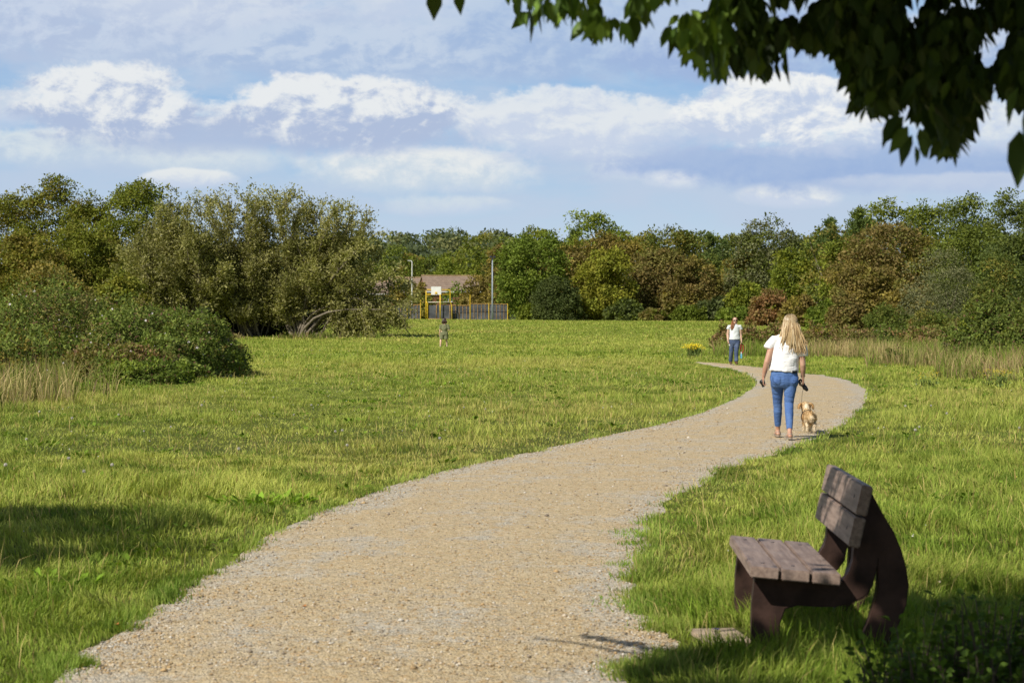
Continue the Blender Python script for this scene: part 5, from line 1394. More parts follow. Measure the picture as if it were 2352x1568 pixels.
def jean_folds(x, y, z):
    a = fbm(z * 34 + x * 5, x * 7 + y * 6, 13, 2) - 0.5
    k = np.exp(-((z - 0.46) / 0.12) ** 2) + 0.8 * np.exp(-((z - 0.74) / 0.06) ** 2) + 0.5 * np.exp(-((z - 0.16) / 0.06) ** 2) + 0.15
    return 0.010 * a * k

def hand(mb, wrist, tipdir, palm, side, curl=0.9, s=1.0, mirror=1):
    """palm and five bent fingers; tipdir runs to the finger tips, palm is the palm normal, side points to the thumb"""
    t = Vector(tipdir).normalized(); n = Vector(palm); n = (n - t * n.dot(t)).normalized(); sd = t.cross(n) * mirror
    w = Vector(wrist)
    mb.tube([w - t * 0.01, w + t * 0.03 * s, w + t * 0.07 * s, w + t * 0.088 * s], [(0.021 * s, 0.026 * s), (0.016 * s, 0.036 * s), (0.015 * s, 0.040 * s), (0.012 * s, 0.036 * s)], 10, ref=n, round_end=True)
    fing = MB()
    for k, (off, ln) in enumerate([(0.030, 0.070), (0.011, 0.079), (-0.009, 0.073), (-0.028, 0.058)]):
        p = w + t * 0.082 * s + sd * off * s; a = 0.25 * curl; pts = [p - t * 0.015 * s, p]
        for seg, f in enumerate((0.45, 0.32, 0.26)):
            d = t * math.cos(a) + n * math.sin(a); p = p + d * ln * f * s; pts.append(p); a += curl * 0.85
        fing.tube(pts, [r_ * s for r_ in (0.0088, 0.0088, 0.0082, 0.0075, 0.0064)], 8, ref=sd, round_end=True)
    p = w + t * 0.030 * s + sd * 0.030 * s
    fing.tube([p - sd * 0.012 * s, p + sd * 0.02 * s + t * 0.022 * s + n * 0.008 * s, p + sd * 0.026 * s + t * 0.048 * s + n * 0.022 * s, p + sd * 0.020 * s + t * 0.068 * s + n * 0.032 * s], [r_ * s for r_ in (0.012, 0.0105, 0.0095, 0.0075)], 8, ref=n, round_end=True)
    return fing

def join_mesh(me, mb):
    bm = bmesh.new(); bm.from_mesh(me); m2 = mb.mesh('tmp'); bm.from_mesh(m2); bm.to_mesh(me); bm.free(); bpy.data.meshes.remove(m2)
    me.polygons.foreach_set('use_smooth', np.ones(len(me.polygons), dtype=bool)); me.update()

def head_geo(mb, c, fwd, s=1.0):
    """skull with jaw, brow, nose, lips, chin and ears; fwd is +1 (away) or -1 (towards the camera) along y"""
    c = Vector(c)
    mb.ball(c + Vector((0, -0.012 * fwd, 0.022)) , (0.074 * s, 0.093 * s, 0.090 * s), 20, 14)
    mb.ball(c + Vector((0, 0.020 * fwd, -0.035)), (0.060 * s, 0.066 * s, 0.078 * s), 18, 12)
    mb.ball(c + Vector((0, 0.050 * fwd, -0.092)), (0.030, 0.026, 0.022), 12, 8)       # chin
    mb.tube([c + Vector((0, 0.080 * fwd, 0.016)), c + Vector((0, 0.098 * fwd, -0.022)), c + Vector((0, 0.086 * fwd, -0.034))], [(0.008, 0.010), (0.013, 0.012), (0.015, 0.008)], 10)
    mb.ball(c + Vector((0, 0.078 * fwd, -0.060)), (0.024, 0.013, 0.010), 12, 8)
    mb.ball(c + Vector((0, 0.072 * fwd, 0.028)), (0.052, 0.018, 0.010), 12, 8)
    for sx in (-1, 1):
        mb.ball(c + Vector((0.075 * s * sx, -0.012 * fwd, -0.012)), (0.010, 0.020, 0.032), 10, 8)
        mb.ball(c + Vector((0.040 * sx, 0.060 * fwd, -0.018)), (0.022, 0.018, 0.018), 10, 8)

def strands(curves, widths, cols):
    """hair as flat tapered ribbons with a slight roof-shaped section"""
    mb = MB()
    for pts, w, c in zip(curves, widths, cols):
        n = len(pts); vs = []
        for i, p in enumerate(pts):
            tg = (pts[min(i + 1, n - 1)] - pts[max(i - 1, 0)]).normalized()
            out = Vector(p.outv) if hasattr(p, 'outv') else Vector((0, -1, 0))
            sd = tg.cross(out); sd = sd.normalized() if sd.length > 1e-4 else Vector((1, 0, 0))
            k = w * (1.0 if i < n - 2 else (0.6 if i == n - 2 else 0.12))
            vs += [p - sd * k, p + out * w * 0.5, p + sd * k]
        fs = []
        for i in range(n - 1):
            a = i * 3
            fs += [(a, a + 1, a + 4, a + 3), (a + 1, a + 2, a + 5, a + 4)]
        o_ = len(mb.v); mb.add(vs, fs, c)
        for i in range(n):
            g_ = 0.52 + 0.48 * min(1.0, i / (n * 0.38))            # darker roots
            for k_ in range(3): mb.c[o_ + i * 3 + k_] = tuple(x * g_ for x in c)
    return mb

class PV(Vector):
    pass

def hair_cap_curves(c, r, n, back, length, spread, drift, face, side_pull=None, seed=0, sway=0.03, part=(0.0, 0.02), wave=0.012):
    """strands root on the scalp round the parting, run over the skull and fall; back is the outward direction (+/-y) hair falls on"""
    g = np.random.default_rng(seed); curves = []; c = Vector(c)
    for k in range(n):
        a = g.uniform(0, 2 * math.pi)
        da = math.atan2(math.sin(a), math.cos(a))          # 0 = +x, back direction = +/- pi/2
        d = Vector((math.cos(a), math.sin(a), 0))
        if d.y * (-back) > face: continue
        el = g.uniform(0.15, 1.45); L = length * g.uniform(0.62, 1.06)
        pts = []; s = 0
        th = math.pi / 2 - el * 0.2 - g.uniform(0, 0.7)
        while th > -0.25:
            rr = 1.06 + 0.05 * g.random() * 0.3
            pts.append(c + Vector((d.x * r[0] * math.cos(th) * rr, d.y * r[1] * math.cos(th) * rr, r[2] * math.sin(th) * rr))); th -= 0.28
        e = pts[-1]; m = 8; ph = g.uniform(0, 6.28)
        # falling part gathers towards the back
        tgt = Vector((c.x + drift[0] + (e.x - c.x) * spread + g.normal(0, sway), c.y + drift[1] + back * (0.055 + 0.035 * g.random()) + (e.y - c.y) * 0.15, c.z - L))
        for i in range(1, m + 1):
            t = i / m; p = e.lerp(tgt, t)
            bulge = math.sin(math.pi * min(1, t * 1.1)) * 0.02
            p = Vector((p.x + math.sin(ph + t * 5) * wave, p.y + back * bulge, e.z + (tgt.z - e.z) * t))
            if side_pull: p = side_pull(p, t)
            pts.append(p)
        curves.append(pts)
    return curves

def person_root(px, py, d, label, name='person', group=None):
    x = (px - CX) / F * d
    return empty(name, (x, d, gz(x, d) + (0.03 if d < 80 else 0.0)), 0, label, 'person', group)

# ---- the blonde walker with her back to us
def build_blonde():
    U = 0.001246
    def Q(zx, zy, y=0.0): return Vector(((zx - 815) * U, y, (1440 - zy) * U))
    root = person_root(1803.2, 0, 27.36, 'blonde woman in white t-shirt and blue jeans walking away from the camera')
    aL, aR = Vector((-0.062, 0.26, 0.085)), Vector((0.024, -0.30, 0.085)); kL, kR = Vector((-0.080, 0.16, 0.47)), Vector((0.046, -0.05, 0.46)); hL, hR = Vector((-0.098, 0.02, 0.86)), Vector((0.085, 0.0, 0.86))
    sL, sR = Q(690, 372), Q(985, 395); eL, eR = Q(610, 610, -0.05), Q(1008, 645, -0.03); wL, wR = Q(580, 772, 0.02), Q(1018, 775, 0.04)
    nk = Q(868, 300, 0.0); hd = Q(876, 178, 0.02)
    mb = MB()
    head_geo(mb, hd, 1)
    mb.tube([Q(855, 345, -0.01), nk, hd + Vector((0, -0.01, -0.05))], [0.062, 0.052, 0.056], 12)
    mb.tube([Q(838, 345), Q(830, 420), Q(818, 560), Q(808, 660), Q(808, 730), Q(812, 770)], [(0.13, 0.075), (0.165, 0.10), (0.155, 0.10), (0.145, 0.098), (0.165, 0.105), (0.16, 0.10)], 18, round_end=True)
    for s_, e_, w_ in ((sL, eL, wL), (sR, eR, wR)):
        mb.tube([s_ + (Q(840, 360) - s_) * 0.35, s_, s_.lerp(e_, 0.35), e_, e_.lerp(w_, 0.35), w_], [0.060, 0.055, 0.050, 0.041, 0.040, 0.026], 12, ref=(0, 1, 0), round_end=True)
    for h_, k_, a_ in ((hL, kL, aL), (hR, kR, aR)):
        mb.tube([h_, h_.lerp(k_, 0.5), k_, k_.lerp(a_, 0.35), a_], [0.085, 0.072, 0.050, 0.050, 0.031], 12, round_end=True)
    for a_, pitch, lift in ((aL, -0.05, 0.0), (aR, -0.18, 0.0)):
        z = 0.022
        mb.tube([Vector((a_.x, a_.y - 0.05, z + 0.018)), Vector((a_.x, a_.y - 0.01, z + 0.030)), Vector((a_.x + 0.004, a_.y + 0.07, z + 0.024)), Vector((a_.x + 0.008, a_.y + 0.16, z + 0.008)), Vector((a_.x + 0.008, a_.y + 0.195, z + 0.005))],
                [(0.030, 0.026), (0.033, 0.042), (0.040, 0.030), (0.044, 0.016), (0.030, 0.010)], 12, round_end=True)
        mb.tube([a_ + Vector((0, 0, 0.02)), a_ + Vector((0, -0.012, -0.035))], [0.033, 0.034], 10, round_end=True)
    f1 = hand(mb, wL, (-0.10, 0.15, -1), (1, 0.1, 0), (0, 1, 0), 1.35, 1.0, -1)
    f2 = hand(mb, wR, (0.05, 0.2, -1), (-1, 0.1, 0), (0, 1, 0), 1.2, 1.0, 1)
    me = fuse(mb, 0.0085, 5, 'body'); join_mesh(me, f1); join_mesh(me, f2)
    link_mesh('body', me, M_SKIN, root, True)
    # white boxy t-shirt with cap sleeves
    mb = MB()
    mb.tube([Q(850, 305), Q(848, 322), Q(838, 350), Q(828, 420), Q(815, 500), Q(806, 600), Q(800, 680), Q(797, 712)], [(0.075, 0.06), (0.115, 0.072), (0.165, 0.092), (0.190, 0.118), (0.190, 0.128), (0.198, 0.135), (0.206, 0.140), (0.207, 0.142)], 26)
    mb.tube([sL + Vector((0.09, 0, 0.00)), sL + Vector((0.01, 0, 0.005)), Q(655, 425), Q(632, 468, -0.01)], [(0.075, 0.06), (0.075, 0.072), (0.072, 0.074), (0.062, 0.078)], 16, ref=(0, 1, 0))
    mb.tube([sR + Vector((-0.10, 0, 0.01)), sR + Vector((-0.01, 0, 0.0)), Q(1004, 460), Q(1010, 545, -0.01)], [(0.080, 0.065), (0.078, 0.074), (0.074, 0.072), (0.062, 0.074)], 16, ref=(0, 1, 0))
    me = wrinkle(fuse(mb, 0.010, 3, 't_shirt'), shirt_folds)
    link_mesh('t_shirt', me, cloth_mat('white_cotton', (0.92, 0.92, 0.93), 9, 0.75, 0.03, (1, 1, 2.2)), root, True)
    # jeans
    mb = MB()
    mb.tube([Q(806, 690), Q(806, 735), Q(808, 800), Q(812, 850), Q(812, 885)], [(0.176, 0.118), (0.186, 0.128), (0.194, 0.140), (0.190, 0.132), (0.168, 0.105)], 22)
    mb.ball(Q(735, 810, -0.055), (0.088, 0.075, 0.085), 16, 12); mb.ball(Q(888, 815, -0.06), (0.090, 0.078, 0.088), 16, 12)
    for h_, k_, a_, z in ((hL, kL, aL, 0.145), (hR, kR, aR, 0.125)):
        t = (k_.z - z) / (k_.z - a_.z); e = k_.lerp(a_, t)
        mb.tube([h_ + Vector((0, 0, -0.02)), h_.lerp(k_, 0.3), h_.lerp(k_, 0.65), k_, k_.lerp(a_, 0.32) + Vector((0, -0.012, 0)), k_.lerp(a_, 0.65), e], [0.108, 0.098, 0.078, 0.061, 0.060, 0.050, 0.042], 16)
    me = wrinkle(fuse(mb, 0.0085, 4, 'jeans'), jean_folds)
    jn = link_mesh('jeans', me, cloth_mat('blue_denim', (0.075, 0.15, 0.36), 16, 0.55, 0.15, (1, 1, 3.0), fade=(0.14, 0.25, 0.50)), root, True)
    dk = cloth_mat('denim_seam', (0.05, 0.10, 0.26), 30, 0.2)
    for zx0, zx1 in ((668, 745), (842, 940)):
        mb = MB(); y = -0.138
        prof = [(zx0, 765), (zx1, 765), (zx1 - 3, 815), ((zx0 + zx1) / 2, 838), (zx0 + 3, 815)]
        c = Vector(((sum(p[0] for p in prof) / 5 - 815) * U, 0, 0))
        vs = []
        for (a, b) in prof:
            p = Q(a, b); k = 0.092 * (1 - ((p.x - (-0.100 if zx0 < 800 else 0.092)) / 0.105) ** 2); vs.append(Vector((p.x, -0.056 - k * 0.9 - 0.006, p.z)))
        mb.tube([Vector(v) for v in vs[1:]] + [Vector(vs[0])], [0.003] * 5, 5)
        mb.build('back_pocket', dk, jn)
    mb = MB(); mb.tube([Q(880, 713, -0.136), Q(938, 713, -0.118)], [(0.004, 0.016), (0.004, 0.016)], 8, ref=(0, 1, 0)); mb.build('phone', mat_plain('black_phone', (0.012, 0.012, 0.014), 0.35), root)
    # sandals
    sm_ = mat_plain('sandal', (0.34, 0.27, 0.21), 0.6, 0.2, 40)
    for a_ in (aL, aR):
        mb = MB()
        o = Vector((a_.x + 0.004, a_.y + 0.07, 0.009))
        ring = [(-0.030, -0.125), (-0.034, -0.06), (-0.030, 0.02), (-0.040, 0.08), (-0.030, 0.135), (0, 0.15), (0.034, 0.13), (0.045, 0.08), (0.034, 0.01), (0.034, -0.06), (0.028, -0.125), (0, -0.138)]
        vs = [o + Vector((x, y, z)) for z in (-0.009, 0.014) for x, y in ring]
        n = len(ring); mb.add(vs, [tuple(range(n))[::-1], tuple(range(n, 2 * n))] + [(i, (i + 1) % n, n + (i + 1) % n, n + i) for i in range(n)])
        for yy in (0.055, 0.0):
            mb.tube([o + Vector((-0.042, yy, 0.01)), o + Vector((-0.03, yy, 0.045)), o + Vector((0.0, yy, 0.058)), o + Vector((0.034, yy, 0.043)), o + Vector((0.044, yy, 0.01))], [(0.010, 0.003)] * 5, 6, ref=(0, 1, 0))
        mb.tube([o + Vector((-0.036, -0.05, 0.02)), o + Vector((-0.030, -0.115, 0.055)), o + Vector((0, -0.130, 0.06)), o + Vector((0.030, -0.115, 0.055)), o + Vector((0.036, -0.05, 0.02))], [(0.007, 0.003)] * 5, 6, ref=(0, 0, 1))
        mb.build('sandal', sm_, root)
    # hair
    g = np.random.default_rng(8)
    cv = hair_cap_curves(hd + Vector((0, -0.01, 0.012)), (0.090, 0.106, 0.102), 700, -1, 0.43, 1.28, (0.022, -0.03), 0.35, seed=4, sway=0.040, wave=0.012)
    cols = []; ws = []
    for pts in cv:
        k = g.random(); base = Vector((0.56, 0.40, 0.20)) if k < 0.45 else (Vector((0.36, 0.235, 0.11)) if k < 0.75 else Vector((0.70, 0.56, 0.34)))
        cols.append(tuple(base * g.uniform(0.8, 1.15))); ws.append(g.uniform(0.0035, 0.008))
    mb = strands(cv, ws, cols)
    under = MB(); hh = hd + Vector((0, -0.012, 0.014)); under.ball(hh, (0.088, 0.102, 0.100), 18, 12, (0.30, 0.20, 0.10))
    under.tube([hh + Vector((0.0, -0.05, 0.0)), hh + Vector((0.008, -0.075, -0.12)), hh + Vector((0.010, -0.11, -0.23)), hh + Vector((0.008, -0.125, -0.33))], [(0.088, 0.05), (0.100, 0.042), (0.090, 0.026), (0.045, 0.010)], 14, col=(0.30, 0.20, 0.10))
    mb.add(under.v, under.f); mb.c[-len(under.v):] = [(0.36, 0.25, 0.125)] * len(under.v)
    mb.build('hair', mat_vcol('blonde_hair', 0.42, 0.5), root, True, col=True)
    mb = MB(); mb.tube([wR + Vector((math.cos(a) * 0.030, math.sin(a) * 0.030, 0.012)) for a in np.linspace(0, 6.283, 13)], [0.005] * 13, 6); mb.build('wristband', mat_plain('dark_band', (0.03, 0.025, 0.025), 0.6), root)
    base = root.location
    # retractable lead in the right hand, its cord to the dog
    blk = mat_plain('black_plastic', (0.014, 0.014, 0.015), 0.35, 0.2)
    ld = empty('dog_lead', base + Q(1025, 850, 0.05), 0, 'black retractable dog lead in the right hand of the blonde woman', 'dog lead')
    def q(zx, zy, y=0.05): return Q(zx, zy, y) - Q(1025, 850, 0.05)
    mb = MB(); mb.tube([q(985, 800), q(978, 835), q(990, 860), q(1022, 880)], [0.012, 0.013, 0.013, 0.014], 8); mb.tube([q(985, 800), q(1018, 822), q(1034, 856), q(1040, 880)], [0.012, 0.011, 0.012, 0.014], 8)
    mb.build('handle', blk, ld, True)
    mb = MB(); mb.tube([q(1018, 862), q(1040, 890), q(1062, 915)], [(0.020, 0.022), (0.026, 0.034), (0.020, 0.024)], 12, ref=(0, 1, 0), round_end=True); mb.build('reel_case', blk, ld, True)
    dg_p = dog_at()
    end = dg_p + Vector((-0.075, 0.05, 0.27))
    a = base + Q(1022, 905, 0.05) ; pts = []
    for i in range(13):
        t = i / 12; p = a.lerp(end, t) + Vector((-0.035 * math.sin(math.pi * t), 0, -0.16 * math.sin(math.pi * t) * t)); pts.append(p - ld.location)
    mb = MB(); mb.tube(pts, [0.0028] * 13, 5); mb.build('cord', mat_plain('lead_cord', (0.10, 0.06, 0.045), 0.7), ld)
    # black pouch in the left hand
    o = empty('lead_pouch', base + Q(570, 838, 0.03), 0, 'small black bundled pouch gripped in the left hand of the blonde woman', 'pouch')
    mb = MB(); g = np.random.default_rng(1)
    mb.ball((0, 0, 0.008), (0.036, 0.032, 0.040), 14, 10); mb.ball((0.008, 0.0, -0.035), (0.022, 0.02, 0.032), 12, 8); mb.ball((-0.02, 0.01, 0.01), (0.022, 0.024, 0.026), 12, 8)
    me = fuse(mb, 0.006, 2, 'pouch'); link_mesh('pouch', me, blk, o, True)
    mb = MB(); mb.tube([(0.01, -0.01, -0.055), (0.006, -0.012, -0.085), (0.012, -0.01, -0.105)], [0.006, 0.004, 0.003], 6); mb.build('strap_end', mat_plain('pale_strap', (0.55, 0.50, 0.45), 0.7), o)

# ---- the small golden dog
DOG_D = 26.8 + 1.05
def dog_at():
    # hind paws at zoom (1095, 1358) of the crop that starts at (1750, 760)
    py = (760 + 1357 / 4.48) / 1.0714; d = F * (EYE - 0.03) / (py - HOR)
    px = (1750 + 1098 / 4.48) / 1.0714
    return Vector(((px - CX) / F * d, d, 0.03))
def build_dog():
    p0 = dog_at(); root = empty('dog', p0, 0, 'small golden dog trotting away on a lead beside the blonde woman', 'dog')
    mb = MB(); FW = 1
    # trunk: rump at y=0, chest forward
    mb.tube([(0, -0.06, 0.205), (0, 0.0, 0.215), (0.0, 0.12, 0.205), (0, 0.24, 0.20), (0, 0.33, 0.215), (0, 0.38, 0.235)], [(0.055, 0.055), (0.082, 0.075), (0.080, 0.074), (0.090, 0.090), (0.085, 0.090), (0.062, 0.07)], 18, ref=(1, 0, 0), round_end=True)
    mb.tube([(0, 0.34, 0.25), (0, 0.41, 0.30), (0, 0.45, 0.335)], [(0.066, 0.066), (0.058, 0.058), (0.056, 0.056)], 14, ref=(1, 0, 0), round_end=True)     # neck
    mb.ball((0, 0.475, 0.355), (0.070, 0.078, 0.066), 16, 12)                                                      # skull
    mb.tube([(0, 0.53, 0.335), (0, 0.585, 0.322), (0, 0.605, 0.318)], [(0.036, 0.032), (0.030, 0.026), (0.022, 0.02)], 12, round_end=True)  # muzzle
    for sx, hy in ((-1, 0.02), (1, -0.05)):
        # thigh forward to the knee, back to the hock, shank down to the paw
        x = 0.048 * sx
        mb.tube([(x, 0.02, 0.215), (x * 1.1, 0.05, 0.165), (x * 1.05, 0.045 + hy * 0.3, 0.125), (x, hy - 0.03, 0.085), (x, hy - 0.01, 0.025), (x, hy + 0.03, 0.012)],
                [(0.045, 0.062), (0.040, 0.052), (0.030, 0.034), (0.022, 0.022), (0.021, 0.021), (0.024, 0.016)], 12, round_end=True)
        fy = 0.33 - hy
        mb.tube([(x, 0.30, 0.20), (x, 0.30, 0.13), (x, 0.31 + (fy - 0.33) * 0.5, 0.075), (x, fy, 0.022), (x, fy + 0.028, 0.012)], [(0.036, 0.05), (0.028, 0.032), (0.023, 0.024), (0.021, 0.021), (0.024, 0.016)], 12, round_end=True)
    for sx in (-1, 1):     # ears swinging out
        mb.tube([(0.052 * sx, 0.465, 0.395), (0.085 * sx, 0.455, 0.385), (0.108 * sx, 0.45, 0.350), (0.104 * sx, 0.45, 0.318)], [(0.030, 0.013), (0.036, 0.013), (0.032, 0.012), (0.018, 0.010)], 12, ref=(0, 1, 0), round_end=True)
    mb.tube([(0, -0.06, 0.255), (0.004, -0.085, 0.285), (0.0, -0.09, 0.315)], [0.020, 0.015, 0.009], 10, round_end=True)      # short tail
    me = fuse(mb, 0.008, 3, 'body')
    # fur: coloured patches and short tufts on the same mesh
    n = len(me.vertices); co = np.empty(n * 3, dtype=np.float32); me.vertices.foreach_get('co', co); co = co.reshape(-1, 3)
    nn = np.empty(n * 3, dtype=np.float32); me.vertices.foreach_get('normal', nn); nn = nn.reshape(-1, 3)
    g = np.random.default_rng(12)
    def fur_col(P):
        gold = np.array([0.66, 0.49, 0.27]); pale = np.array([0.84, 0.75, 0.58]); dark = np.array([0.55, 0.35, 0.16])
        k = sstep(0.35, 0.65, fbm(P[:, 0] * 14 + 5, P[:, 1] * 9 + P[:, 2] * 13, 3))
        c = gold + (dark - gold) * (k * 0.7)[:, None]
        wht = np.maximum.reduce([sstep(0.055, 0.02, np.hypot(P[:, 0], (P[:, 2] - 0.345) * 0.8)) * (P[:, 1] > 0.35) * 1.0, sstep(0.10, 0.04, P[:, 2]) * 0.9, sstep(0.20, 0.165, P[:, 2]) * (P[:, 1] < 0.08) * 0.6, sstep(0.05, 0.02, np.abs(P[:, 0] - 0.01)) * sstep(0.13, 0.17, P[:, 2]) * sstep(0.26, 0.22, P[:, 2]) * (P[:, 1] < 0.1) * 0.5])
        c = c + (pale - c) * np.clip(wht, 0, 1)[:, None]
        ear = (np.abs(P[:, 0]) > 0.07) & (P[:, 2] > 0.30); c[ear] = dark * 1.15
        return c
    tri = g.choice(n, 5200); A = norm(nn[tri] * 0.55 + np.array([0, -0.5, -0.55]) + g.normal(0, 0.25, (5200, 3))); S = norm(np.cross(A, nn[tri] + 1e-3)) * 0.0028
    P = co[tri]; Ln = g.uniform(0.012, 0.030, 5200)[:, None]
    V = np.concatenate([co, np.stack([P - S, P + S, P + A * Ln], 1).reshape(-1, 3)])
    fc = np.empty(len(me.loops), dtype=np.int32); me.loops.foreach_get('vertex_index', fc)
    sz = np.empty(len(me.polygons), dtype=np.int32); me.polygons.foreach_get('loop_total', sz)
    loops = np.concatenate([fc, n + np.arange(5200 * 3)]); sizes = np.concatenate([sz, np.full(5200, 3)])
    C = np.concatenate([fur_col(co), np.repeat(fur_col(P) * g.uniform(0.75, 1.25, (5200, 1)), 3, 0)])
    m2 = np_mesh('body', V, loops, sizes, colors=C, smooth=True)
    link_mesh('body', m2, mat_vcol('golden_fur', 0.75, 0.15), root)
    bk = mat_plain('harness_strap', (0.035, 0.032, 0.03), 0.7, 0.2)
    mb = MB(); mb.tube([Vector((math.cos(a) * 0.096, 0.27 + 0.02 * math.sin(a), 0.205 + math.sin(a) * 0.098)) for a in np.linspace(0, 6.283, 25)], [(0.013, 0.005)] * 25, 6, ref=(0, 1, 0)); mb.build('harness', bk, root)
    mb = MB(); mb.tube([Vector((math.cos(a) * 0.066, 0.40 + 0.03 * math.sin(a), 0.285 + math.sin(a) * 0.060)) for a in np.linspace(0, 6.283, 21)], [(0.010, 0.004)] * 21, 6, ref=(0, 1, 0)); mb.build('collar', bk, root)
    for sx in (-1, 1):
        mb = MB(); mb.ball((0.034 * sx, 0.535, 0.372), 0.010, 10, 8); mb.build('eye', mat_plain('dark_eye', (0.01, 0.008, 0.006), 0.15), root)
    mb = MB(); mb.ball((0, 0.622, 0.324), (0.012, 0.009, 0.009), 10, 8); mb.build('nose', bk, root)

# ---- the woman walking towards us
def build_facing():
    U = 0.001305
    def Q(zx, zy, y=0.0): return Vector(((zx - 520) * U, y, (1440 - zy) * U))
    px = (1760 + 520 / 11.2) / 1.0714; d = 71.4
    root = person_root(px, 0, d, 'woman in sunglasses, white t-shirt and dark jeans walking towards the camera')
    hd = Q(545, 238, 0.0)
    aL, aR = Q(438, 1370, 0.14), Q(572, 1372, -0.16); aL.z = aR.z = 0.09
    kL, kR = Q(445, 1085, 0.0), Q(570, 1095, -0.12); hL, hR = Q(465, 800), Q(610, 800)
    sL, sR = Q(385, 405), Q(682, 400); eL, eR = Q(345, 620, 0.03), Q(703, 615, 0.02); wL, wR = Q(350, 790, -0.04), Q(722, 790, -0.03)
    mb = MB(); head_geo(mb, hd, -1)
    mb.tube([Q(537, 370, 0.02), Q(542, 320, 0.015), hd + Vector((0, 0.01, -0.05))], [0.062, 0.053, 0.056], 12)
    mb.tube([Q(535, 375), Q(534, 440), Q(534, 560), Q(534, 680), Q(535, 745), Q(536, 790)], [(0.14, 0.08), (0.17, 0.105), (0.16, 0.105), (0.15, 0.105), (0.165, 0.105), (0.16, 0.10)], 18, round_end=True)
    for s_, e_, w_ in ((sL, eL, wL), (sR, eR, wR)):
        mb.tube([s_ + (Q(535, 390) - s_) * 0.35, s_, s_.lerp(e_, 0.35), e_, e_.lerp(w_, 0.35), w_], [0.062, 0.056, 0.052, 0.043, 0.041, 0.027], 12, ref=(0, 1, 0), round_end=True)
    for h_, k_, a_ in ((hL, kL, aL), (hR, kR, aR)):
        mb.tube([h_, h_.lerp(k_, 0.5), k_, k_.lerp(a_, 0.35), a_], [0.085, 0.072, 0.050, 0.050, 0.031], 12, round_end=True)
        mb.tube([Vector((a_.x, a_.y + 0.05, 0.04)), Vector((a_.x, a_.y - 0.06, 0.045)), Vector((a_.x, a_.y - 0.16, 0.025))], [(0.03, 0.03), (0.036, 0.03), (0.036, 0.018)], 10, round_end=True)
    f1 = hand(mb, wL, (0.06, -0.1, -1), (1, 0, 0), (0, -1, 0), 1.2, 1.0, 1); f2 = hand(mb, wR, (0.02, -0.1, -1), (-1, 0, 0), (0, -1, 0), 1.2, 1.0, -1)
    me = fuse(mb, 0.0095, 4, 'body'); join_mesh(me, f1); join_mesh(me, f2); link_mesh('body', me, M_SKIN2, root, True)
    mb = MB()
    mb.tube([Q(540, 348, 0.01), Q(538, 372), Q(536, 430), Q(534, 520), Q(534, 620), Q(536, 700), Q(537, 757)], [(0.10, 0.07), (0.16, 0.092), (0.180, 0.120), (0.180, 0.135), (0.178, 0.132), (0.192, 0.138), (0.200, 0.140)], 24)
    for s_, tx, ty, sg in ((sL, 358, 478, 1), (sR, 712, 488, -1)):
        mb.tube([s_ + Vector((0.09 * sg, 0, 0)), s_, Q(tx, ty, 0.01)], [(0.072, 0.06), (0.074, 0.068), (0.064, 0.066)], 14, ref=(0, 1, 0))
    link_mesh('t_shirt', wrinkle(fuse(mb, 0.011, 3, 't_shirt'), shirt_folds), cloth_mat('white_print_cotton', (0.74, 0.78, 0.80), 9, 0.7, 0.05, (1, 1, 2)), root, True)
    mb = MB(); mb.tube([Q(535, 745), Q(535, 790), Q(537, 860), Q(537, 905)], [(0.180, 0.122), (0.192, 0.132), (0.188, 0.128), (0.165, 0.10)], 20)
    for h_, k_, a_ in ((hL, kL, aL), (hR, kR, aR)):
        mb.tube([h_, h_.lerp(k_, 0.3), h_.lerp(k_, 0.65), k_, k_.lerp(a_, 0.4), k_.lerp(a_, 0.94)], [0.108, 0.102, 0.086, 0.074, 0.070, 0.074], 16)
    link_mesh('jeans', wrinkle(fuse(mb, 0.010, 3, 'jeans'), jean_folds), cloth_mat('dark_denim', (0.060, 0.088, 0.165), 14, 0.5, 0.15, (1, 1, 2.5), fade=(0.15, 0.19, 0.29)), root, True)
    bt = mat_plain('brown_boot', (0.10, 0.055, 0.032), 0.6, 0.2, 30)
    for a_ in (aL, aR):
        mb = MB(); mb.tube([Vector((a_.x, a_.y + 0.07, 0.045)), Vector((a_.x, a_.y + 0.0, 0.06)), Vector((a_.x, a_.y - 0.10, 0.045)), Vector((a_.x, a_.y - 0.19, 0.032))], [(0.040, 0.045), (0.048, 0.060), (0.052, 0.042), (0.044, 0.030)], 12, round_end=True)
        mb.tube([Vector((a_.x, a_.y + 0.02, 0.04)), Vector((a_.x, a_.y + 0.02, 0.17))], [0.050, 0.050], 12)
        link_mesh('boot', fuse(mb, 0.010, 2, 'boot'), bt, root, True)
    # sunglasses
    bk = mat_plain('sunglass_black', (0.008, 0.008, 0.009), 0.12)
    mb = MB(); c = hd + Vector((0, -0.088, 0.006))
    for sx in (-1, 1): mb.tube([c + Vector((0.034 * sx, 0.006, 0)), c + Vector((0.034 * sx, -0.004, 0))], [(0.031, 0.023), (0.031, 0.023)], 14, ref=(1, 0, 0))
    mb.tube([c + Vector((-0.006, -0.002, 0.006)), c + Vector((0.006, -0.002, 0.006))], [0.004, 0.004], 6)
    for sx in (-1, 1): mb.tube([c + Vector((0.064 * sx, 0.003, 0.006)), c + Vector((0.078 * sx, 0.03, 0.006)), c + Vector((0.080 * sx, 0.095, 0.0))], [0.004] * 3, 6)
    mb.build('sunglasses', bk, root)
    mb = MB(); mb.ball(hd + Vector((0, -0.089, -0.060)), (0.024, 0.008, 0.007), 12, 8); mb.build('lips', mat_plain('lip', (0.42, 0.16, 0.14), 0.5), root)
    # long auburn hair, gathered over one shoulder
    g = np.random.default_rng(3)
